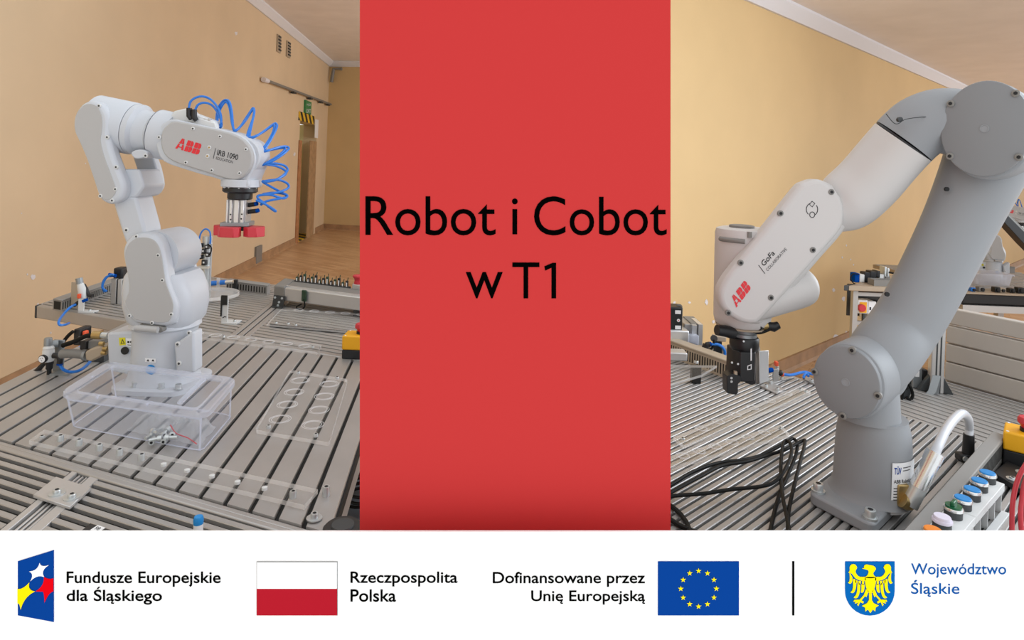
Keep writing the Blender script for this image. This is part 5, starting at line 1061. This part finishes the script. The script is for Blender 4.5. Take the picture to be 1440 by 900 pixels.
cpl = thing('corner_plate', G(1138, 537, ZD), 'small metal corner plate with bolt at the far table corner', 'plate')
MB().prism([V((q.x, q.y, ZD)) for q in gp([(1129, 534), (1146, 542), (1152, 538), (1137, 531)], ZD)], ZH * .004).build('plate', 'alu', cpl); capscrew(G(1141, 537.5, ZD + .004), ZD + .004, cpl, r=.006, h=.008)
# handling module at the left edge
def fl_(u, v): return G(u, v, ZD).y
ymd = 2.28
md = thing('handling_module', V((P(960, 500, ymd).x, ymd + .05, ZD)), 'aluminium handling module with black motor at the left edge of the cobot table', 'machine module')
m1 = pbox(928, 432, 960, 466, ymd, .07).build('motor', 'black', md, bevel=.004)
for v0, v1 in ((436.5, 441.5), (458, 463)): pbox(949.5, v0, 957.5, v1, ymd - .001, .002).build('label', 'label_white', m1)
MB().lathe([(.0055, 0), (.0055, -.002)], P(954, 450.5, ymd), FW, 16).build('round_label', 'label_white', m1); MB().lathe([(.002, -.002), (.002, -.0025)], P(954, 450.5, ymd), FW, 8).build('red_dot', 'red_paint', m1)
cyl(P(955, 432, ymd + .03), P(955, 432, ymd + .07), .012).build('motor_cap', 'grey_plastic', md)
pbox(928, 465, 969, 487, ymd - .015, .09).build('carriage', 'alu_bright', md, bevel=.004)
pbox(962, 456, 972, 490, ymd + .04, .12).build('column', 'alu', md, bevel=.002); pbox(973, 457.5, 979.5, 490, ymd + .02, .02).build('column_rib', 'alu_bright', md); pbox(982, 456.5, 988, 490, ymd + .02, .1).build('column_rib', 'alu_bright', md); pbox(972, 455.5, 988, 490, ymd + .035, .12).build('column', 'grey_plastic', md, bevel=.002)
pbox(969, 472, 983, 486, ymd - .02, .03).build('clear_cover', 'box_rim', md, bevel=.003); pbox(971, 485, 980, 494, ymd - .02, .04).build('terminal_block', 'black', md)
pbox(928, 496, 967, 508, 2.0, .05).build('lower_carriage', 'alu_light', md, bevel=.004); pbox(928, 486, 966, 494, ymd, .05).build('gap_block', 'black', md)
MB().box((P(935, 500, ymd).x, ymd + .01, ZD), (P(965, 500, ymd).x, ymd + .06, P(950, 490, ymd).z)).build('stand', 'alu', md)
vs_ = thing('valve_block', V((P(990, 500, 2.18).x, 2.18, ZD)), 'beige valve block with black elbow and blue hose left of the gripper', 'valve block')
pbox(978, 489, 1003.5, 503, 2.18, .035).build('valve', 'tan', vs_, bevel=.004); 
for k in range(5): pbox(982 + k * 4, 489.5, 984 + k * 4, 491, 2.178, .004).build('port', 'slot', vs_)
cyl(P(991.5, 489, 2.18), P(993, 484, 2.18), .011).build('elbow', 'black', vs_); cyl(P(993, 485, 2.18), P(998, 484, 2.18), .009).build('elbow', 'black', vs_); cyl(P(997, 484, 2.18), P(1000, 484, 2.18), .008).build('collar', 'logo_blue', vs_)
MB().tube(spline(pxs([(1000, 484), (1009, 484.5), (1016, 488.5), (1019.5, 496), (1017, 502), (1012, 506)], 2.18), 5), .005, 8).build('air_hose', 'blue_hose', vs_)
pbox(978, 503, 1004, 510.5, 2.18, .03).build('mount', 'dark_steel', vs_)
v2 = thing('valve_block', V((P(1015, 500, 2.2).x, 2.2, ZD)), 'beige and black valve half hidden behind the gripper', 'valve block')
pbox(1004, 473, 1022, 481, 2.2, .03).build('valve', 'tan', v2, bevel=.004); pbox(1007, 481, 1015, 498, 2.2, .03).build('solenoid', 'black', v2); pbox(1015, 489, 1030, 504, 2.2, .035).build('valve', 'tan', v2, bevel=.003); cyl(P(1004, 476, 2.19), P(1004, 476, 2.23), .012).build('cap', 'dark_steel', v2)
MB().tube(spline(pxs([(1004, 478), (1003, 486), (1000, 491)], 2.18), 4), .004, 7).build('cable', 'black_rubber', v2); pbox(1006, 498, 1030, 507.5, 2.21, .04).build('mount', 'dark_steel', v2)
do = G(1027, 535, ZD); 
duct('grey slotted cable duct running behind the cobot gripper', do - R2 * .42, R2, .42, R1, .045, .058, .011, m='tan')
ap = thing('raised_acrylic_sheet', G(965, 535, ZD), 'clear acrylic platform on a black foot at the left table edge', 'acrylic sheet')
plate('sheet', gp([(925, 513), (1008, 514), (986, 527), (925, 545)], ZD + .06), ZD + .052, .008, ap)
q = G(978, 538, ZD); MB().box((q.x - .014, q.y - .012, ZD), (q.x + .014, q.y + .014, ZD + .052)).build('foot', 'black', ap, bevel=.002); capscrew(V((q.x, q.y, 0)), ZD + .06, ap, r=.007, h=.007)
# plank fence
yfen = G(1328, 536, ZD); fen = thing('plank_fence', yfen + R2 * .3, 'grey four-board fence with aluminium post on the side table', 'fence')
fz = lambda v: P(1330, v, yfen.y).z
for v1, v0 in ((534, 508.5), (507, 483), (481, 457.5), (454.5, 433)):
    MB().obox(V((yfen.x, yfen.y, max(ZD + .002, fz(v1)))), R2 * 1.0, R1 * .034, ZH * (fz(v0) - max(ZD + .002, fz(v1)))).build('board', mat('fence_grey', '#b3ada6', .5, metal=.2), fen, bevel=.003)
po = G(1308, 552, ZD); 
MB().obox(po, V((.034, -.012, 0)), V((.012, .034, 0)), ZH * .34).build('post', 'alu_light', fen, bevel=.003)
for k in (.33, .62): MB().obox(po + V((.034 * k, -.012 * k - .0006, 0)) + ZH * .001, V((.004, -.0014, 0)), V((.001, .003, 0)), ZH * .338).build('post_groove', 'dark_steel', fen)
for s, d in ((-1, V((-.03, .0105, 0))), (1, V((.026, -.009, 0)))):
    b = po + (V((.034, -.012, 0)) if s > 0 else V((0, 0, 0))) + V((.002, .006, 0))
    MB().prism([b, b + d, b + ZH * .05], V((.008, .022, 0))).build('foot_bracket', 'dark_steel', fen, bevel=.001, seg=1)
MB().prism([po + V((.0, -.004, 0)), po + V((-.022, -.012, 0)), po + V((-.014, -.012, .01)), po + V((.004, -.003, .055))], V((.02, -.007, 0))).build('foot_bracket', 'steel_grey', fen)
ub = G(1290, 546, ZD); ct = thing('terminal_box', ub, 'grey terminal box with white label beside the fence post', 'terminal box')
pbox(1284, 517, 1297, 546, ub.y, .03).build('case', 'steel_grey', ct, bevel=.002); lbq = pbox(1287.5, 522, 1293, 530, ub.y - .001, .002).build('label', 'label_white', ct); pbox(1297.2, 520, 1305, 542, ub.y + .01, .03).build('cover', 'black', ct, bevel=.003); pbox(1279, 515, 1283.7, 544, ub.y + .01, .02).build('side_rail', 'black', ct)
qb = G(1276, 560, ZD); bcx = thing('cable_clip_stand', qb, 'dark grey cable clip with black loop behind the cobot base', 'cable clip')
pxprism([(1268, 548), (1272, 534), (1276, 536), (1283, 552), (1277, 562), (1268, 562)], qb.y, .03).build('body', 'dark_steel', bcx, bevel=.003)
MB().tube(spline(pxs([(1274, 535), (1281, 546), (1283.5, 556), (1280, 562), (1275, 559)], qb.y - .01), 5), .0045, 8).build('loop', 'black_rubber', bcx); MB().tube(spline(pxs([(1268, 566), (1269, 556), (1272, 548), (1277, 545)], qb.y - .012), 5), .0035, 8).build('loop', 'black_rubber', bcx)
# ------------------------------------------------------------------ cable duct and button station at the right front
zd2 = ZD + .055
la = G(1331, 679, zd2); ra_ = G(1386, 646, zd2); fa_ = G(1402, 608, zd2)
lo = isect(la, R1, fa_, R2); ro_ = isect(ra_, R1, fa_, R2); wD = (ro_ - lo).length; near_t = (1.0 - lo.y) / R1.y
lD = -near_t - .03
duct('wide grey cable duct beside the button station', V((lo.x, lo.y, ZD)) - R1 * lD, R1, lD, R2, wD, .055, .0085, m='duct_grey', sl=(.2, .8))
zb_ = ZD + .058
btn = [((1388.8, 663.4), 'blue_button', 'blue'), ((1377.4, 674.5), 'blue_button', 'blue'), ((1367, 686.5), 'blue_button', 'blue'), ((1354, 699), 'blue_button', 'blue'), ((1341, 711), 'green_button', 'green'), ((1325, 727.4), 'white_button', 'white'), ((1312, 743.5), 'orange_button', 'orange')]
c_first = G(*btn[0][0], zb_ + .02); c_last = G(*btn[6][0], zb_ + .02); dB = (c_first - c_last); dB.z = 0; LBn = dB.length; dB.normalize(); nBn = V((dB.y, -dB.x, 0))
bst = thing('button_station', V(((c_first.x + c_last.x) / 2, (c_first.y + c_last.y) / 2, ZD)), 'grey push button station with orange, white, green and four blue buttons', 'button station')
for k, (s0, s1) in enumerate(((-.018, LBn * .455), (LBn * .462, LBn + .02))):
    o = V((c_last.x, c_last.y, zb_)) + dB * s0 - nBn * .02
    MB().obox(o - ZH * .006, dB * (s1 - s0), nBn * .044, ZH * .006).build('module_top', 'grey_white', bst, bevel=.001, seg=1)
    MB().obox(o + nBn * .041 - ZH * .014, dB * (s1 - s0), nBn * .003, ZH * .009).build('module_lip', 'grey_white', bst)
    nn = 3 if k == 0 else 4
    for i in range(nn + 1):
        a = o + dB * ((s1 - s0 - .003) * i / nn); MB().obox(V((a.x, a.y, ZD)) + nBn * .004, dB * .003, nBn * .036, ZH * (zb_ - ZD - .006)).build('divider', 'grey_white', bst)
        if i < nn:
            w_ = (s1 - s0) / nn; MB().obox(V((a.x, a.y, ZD + .002)) + dB * .006 + nBn * .008, dB * (w_ - .012), nBn * .024, ZH * (zb_ - ZD - .010)).build('contact_block', 'dark_steel', bst); MB().obox(V((a.x, a.y, ZD + .012)) + dB * (w_ * .45) + nBn * .032, dB * .004, nBn * .003, ZH * .03).build('contact', 'pcb_green' if i % 2 else 'grey_white', bst)
    MB().obox(V((o.x, o.y, ZD)) + nBn * .04, dB * (s1 - s0), nBn * .014, ZH * .004).build('module_foot', 'grey_white', bst, bevel=.001, seg=1)
for i, ((u, v), m_, nm) in enumerate(btn):
    q = G(u, v, zb_ + .02); q = V((q.x, q.y, 0)); R_ = .0155
    b = thing('x', V((q.x, q.y, zb_)), None, None) if False else None
    body = MB().lathe([(R_ * .92, zb_), (R_ * .92, zb_ + .012), (R_ * .8, zb_ + .0125)], q, n=24).build('button_body', 'dark_steel', bst)
    MB().lathe([(R_ * .85, zb_ + .011), (R_, zb_ + .013), (R_, zb_ + .0165), (R_ * .93, zb_ + .018), (R_ * .84, zb_ + .0178)], q, n=28).build('bezel', 'chrome' if nm != 'white' else 'white_button', body)
    if nm == 'green':
        MB().lathe([(R_ * .84, zb_ + .015), (R_ * .84, zb_ + .021), (.001, zb_ + .022)], q, n=20).build('selector', m_, body); MB().obox(V((q.x, q.y, zb_ + .02)) - dB * .010 - nBn * .0035, dB * .02, nBn * .007, ZH * .009).build('selector_grip', m_, body, bevel=.002)
    else: MB().lathe([(R_ * .86, zb_ + .015), (R_ * .86, zb_ + (.0190 if nm != 'white' else .021)), (R_ * .8, zb_ + (.0200 if nm != 'white' else .0225)), (.001, zb_ + (.0203 if nm != 'white' else .023))], q, n=28).build('button', m_, body)
qe = G(1461, 667, ZD); estop('yellow emergency stop box at the right picture edge', V((qe.x + .012, qe.y + .05, ZD)), .085, .08, .034, .042, .02, ex=R2.lerp(V((1, 0, 0)), .35).normalized())
q0 = gp([(1396, 672), (1416, 655), (1470, 680), (1450, 705)], ZD)
bpl = thing('black_base_plate', sum(q0, V()) / 4, 'black plastic base plate with two bolts under the red cables', 'plate'); MB().prism([V((q.x, q.y, ZD)) for q in q0], ZH * .012).build('plate', 'black', bpl, bevel=.002)
for u, v in ((1424, 674), (1437, 665)): capscrew(G(u, v, ZD + .012), ZD + .012, bpl, r=.006, h=.005, washer=True)
for k, (pts, lb) in enumerate((([(1446, 648), (1434, 668), (1427, 690), (1423.5, 715), (1423, 752)], 'leftmost of the red cables hanging at the right edge'), ([(1452, 655), (1441, 680), (1437, 705), (1435, 725), (1437, 752)], 'second red cable from the left at the right edge'), ([(1462, 640), (1449, 675), (1445, 700), (1443, 725), (1446, 752)], 'rightmost red cable at the right picture edge'))):
    tag(MB().tube(spline([P(u, v, 1.2 - .02 * k - .012 * i) for i, (u, v) in enumerate(pts)], 6), .0042, 10).build('test_cable', 'red_cable'), lb, 'cable')
# ------------------------------------------------------------------ cabinet and second cell in the background
yk = 3.9
fcab = thing('workshop_cabinet', V((P(1260, 440, yk).x, yk + .3, 0)), 'grey framed workshop cabinet with table top by the wall', 'cabinet')
zT = P(1230, 402, yk).z
q0 = V((P(1190, 400, yk).x, yk - .03, zT - .03)); DPT = R1 * .8
MB().obox(q0, V((P(1295, 400, yk).x - q0.x, 0, 0)), DPT, ZH * .03).build('table_top', 'tan', fcab, bevel=.003); MB().obox(q0 - V((.03, 0, .001)), V((.029, 0, 0)), DPT * .08, ZH * .032).build('edge_cap', 'dark_steel', fcab, bevel=.003)
for u in (1199, 1285):
    for k in (0, 1): a = V((P(u, 440, yk).x, yk, 0)) + R1 * (.6 * k); MB().obox(a, V((.03, 0, 0)), V((0, .03, 0)), ZH * (zT - .03)).build('leg', 'alu', fcab)
x0, x1 = P(1206, 440, yk).x, P(1285, 440, yk).x
for v in (412, 453, 490): MB().box((x0 - .02, yk + .002, P(1230, v + 5, yk).z), (x1, yk + .03, P(1230, v, yk).z)).build('cross_rail', 'alu', fcab)
MB().obox(V((x0 + .02, yk + .16, P(1230, 453, yk).z)), V((x1 - x0 - .02, 0, 0)), V((0, .01, 0)), ZH * .2).build('back_panel', 'dark_steel', fcab)
msw = thing('main_switch', V((P(1213, 441, yk + .05).x, yk + .05, P(1213, 452, yk).z)), 'yellow plate main switch with red rotary knob in the cabinet', 'switch')
pbox(1206.5, 422, 1220.5, 441, yk + .05, .06).build('housing', 'label_white', msw, bevel=.004); pbox(1209, 425, 1219, 440, yk + .047, .003).build('plate', 'yellow', msw); MB().lathe([(.0225, .0), (.0225, -.02), (.02, -.022), (.001, -.022)], P(1210.5, 432.5, yk + .045), FW, 24).build('knob', 'red_plastic', msw); pbox(1214, 441, 1217, 452.5, yk + .06, .02).build('conduit', 'dark_steel', msw)
dv = thing('drive_unit', V((P(1228, 452, yk + .05).x, yk + .05, P(1228, 452.5, yk).z)), 'white drive unit mounted beside the red main switch', 'drive unit')
pbox(1221, 424, 1232, 452.5, yk + .05, .1).build('case', 'label_white', dv, bevel=.004); pbox(1223, 432, 1225, 436, yk + .048, .003).build('button', 'ink', dv); pbox(1233, 424, 1238, 446, yk + .07, .06).build('cable_bundle', 'dark_steel', dv)
dvs = thing('pneumatic_unit', V((P(1220, 400, yk + .1).x, yk + .1, zT)), 'black and silver pneumatic unit on the workshop cabinet', 'pneumatic unit')
for u0, v0, u1, v1, m_ in ((1202, 384.5, 1209, 397.5, 'logo_blue'), (1209, 386, 1216, 397.5, 'grey_white'), (1216, 383, 1224, 397.5, 'black'), (1224, 381.5, 1233, 397.5, 'black'), (1233, 381, 1238, 390, 'black'), (1237, 386, 1243, 397.5, 'grey_white'), (1244, 375, 1247, 392, 'zinc'), (1248, 377, 1251, 390, 'zinc'), (1243, 388, 1252, 397.5, 'grey_plastic')):
    pbox(u0, v0, u1, v1, yk + .1, .06).build('valve_part', m_, dvs, bevel=.004)
MB().tube(spline(pxs([(1208, 386), (1200, 385), (1196.5, 391), (1200, 398), (1208, 401)], yk + .09), 5), .0035, 7).build('cable', 'black_rubber', dvs)
MB().tube(spline(pxs([(1250, 383), (1258, 385), (1264, 390)], yk + .1), 5), .006, 7).build('cable', 'black_rubber', dvs)
trq = thing('parts_tray', V((P(1245, 404, yk).x, yk + .02, zT)), 'grey parts tray at the front of the workshop cabinet', 'tray')
z1_ = P(1245, 394, yk).z; xa, xb = P(1229, 400, yk).x, P(1275, 400, yk).x
MB().box((xa, yk, zT), (xb, yk + .07, zT + .004)).build('bottom', 'grey_plastic', trq); MB().box((xa, yk, zT + .004), (xb, yk + .004, z1_)).build('side', 'grey_plastic', trq); MB().box((xa, yk + .066, zT + .004), (xb, yk + .07, z1_)).build('side', 'grey_plastic', trq); MB().box((xa, yk + .004, zT + .004), (xa + .004, yk + .066, z1_)).build('side', 'grey_plastic', trq)
# far table with a second robot
yf2 = 5.0; zf = P(1400, 393, yf2).z
ft = thing('far_table', V((P(1420, 400, yf2).x, yf2, 0)), 'distant slotted table carrying the second small robot', 'table')
xa, xb = P(1338, 400, 4.6).x, P(1560, 400, 4.6).x
MB().box((xa, 4.55, zf - .03), (xb, 5.6, zf)).build('table_top', 'tan', ft); 
for k in range(14): MB().box((xa, 4.56 + k * .075, zf), (xb, 4.60 + k * .075, zf + .006)).build('slat', 'alu', ft)
for x in (xa + .03, xb - .1): 
    for y in (4.6, 5.5): MB().box((x, y, 0), (x + .05, y + .05, zf - .03)).build('leg', 'alu', ft)
MB().box((xa, 4.56, zf - .12), (xb, 4.6, zf - .05)).build('cross_rail', 'alu_light', ft)
def copy_tree(o, parent=None):
    c = o.copy(); C.objects.link(c); c.parent = parent
    for ch in list(o.children): copy_tree(ch, c)
    return c
r2 = copy_tree(irb); k_s = .80; r2.location = V((P(1394, 391, 5.05).x, 5.05, zf + .006)); r2.scale = (k_s, k_s, k_s); r2.rotation_euler = (0, 0, -.22); r2['label'] = 'distant second white robot arm half hidden behind the cobot'
bx2 = thing('storage_box', V((P(1396, 405, 4.72).x, 4.72, zf + .006)), 'distant clear plastic box in front of the second robot', 'storage box')
xa2, xb2 = P(1368, 400, 4.7).x, P(1419, 400, 4.7).x; zb2, zt4 = zf + .006, P(1395, 384, 4.7).z
MB().loft([rrect((xa2 + xb2) / 2, 4.75, (xb2 - xa2) / 2 - .01, .08, .02, zb2), rrect((xa2 + xb2) / 2, 4.75, (xb2 - xa2) / 2, .09, .02, zt4 - .012)], cap=False).build('wall', 'box_rim', bx2)
MB().loft([rrect((xa2 + xb2) / 2, 4.75, (xb2 - xa2) / 2 + .01, .1, .02, zt4 - .012), rrect((xa2 + xb2) / 2, 4.75, (xb2 - xa2) / 2 + .01, .1, .02, zt4)]).build('lid', 'box_rim', bx2)
dt_ = thing('distant_cable_duct', V((P(1418, 384, 5.3).x, 5.3, zf + .006)), 'distant grey cable duct right of the second robot', 'cable duct'); pbox(1409, 376, 1427, 384, 5.3, .06).build('channel', 'duct_grey', dt_); pbox(1408.5, 375, 1427.5, 377, 5.295, .07).build('cover', 'grey_plastic', dt_)
rl_ = thing('roller_unit', V((P(1395, 415, 4.3).x, 4.3, 0)), 'black roller conveyor standing in front of the distant table', 'conveyor')
xa3, xb3 = P(1353, 420, 4.3).x, P(1530, 420, 4.3).x; zc1, zc0 = P(1395, 414, 4.3).z, P(1395, 429, 4.3).z
MB().box((xa3, 4.3, zc0), (xb3, 4.42, zc1)).build('belt', 'black', rl_, bevel=.008); MB().box((xa3, 4.29, zc0 - .05), (xb3, 4.42, zc0 - .005)).build('side_rail', 'alu_light', rl_); MB().box((xa3, 4.28, zc1), (xb3, 4.36, zc1 + .012)).build('cover_strip', 'tan', rl_)
for x in (xa3 + .02, xb3 - .1): MB().box((x, 4.32, 0), (x + .05, 4.37, zc0 - .05)).build('leg', 'alu', rl_)
for k, (u, s, m_) in enumerate(((1378, 8, 'grey_plastic'), (1400, 8, 'black'), (1407, 7, 'tan'), (1421, 7, 'black'), (1433, 9, 'black'), (1366, 6, 'blue_hose'))):
    t = thing('camera_sensor', V((P(u, 413, 4.33).x, 4.33, zc1 + .012)), ['grey clip part at the left of the distant conveyor', 'dark sensor left of the beige block on the distant conveyor', 'beige sensor block on the distant conveyor', 'round dark sensor right of the beige block', 'rightmost dark sensor on the distant conveyor', 'blue fitting at the left end of the distant conveyor'][k], 'sensor')
    z = zc1 + .012; x = P(u, 413, 4.33).x; w = s * 4.33 / F
    MB().box((x - w / 2, 4.31, z), (x + w / 2, 4.35, z + w * .9)).build('housing', m_, t, bevel=.004); MB().lathe([(w * .3, 0), (w * .3, -.01), (w * .2, -.011)], V((x, 4.31, z + w * .45)), FW, 14).build('lens', 'ink', t)
# upright on the far right carrying a dark screen arm
ma = thing('screen_arm', V((P(1490, 420, 2.35).x, 2.35, ZD)), 'thick black slanting screen arm at the right picture edge', 'screen arm')
pxprism([(1411.5, 312), (1418, 303), (1500, 385), (1500, 403), (1440, 343)], 2.33, .04).build('arm', 'black', ma, bevel=.002)
MB().tube([V((P(1492, 400, 2.35).x, 2.35, ZD)), V((P(1492, 400, 2.35).x, 2.35, P(1492, 388, 2.35).z))], .018, 14).build('post', 'alu_light', ma)
pxprism([(1414, 302), (1419, 301), (1440, 322), (1500, 380), (1500, 386), (1440, 329)], 2.34, .03).build('cover_strip', 'grey_plastic', ma)
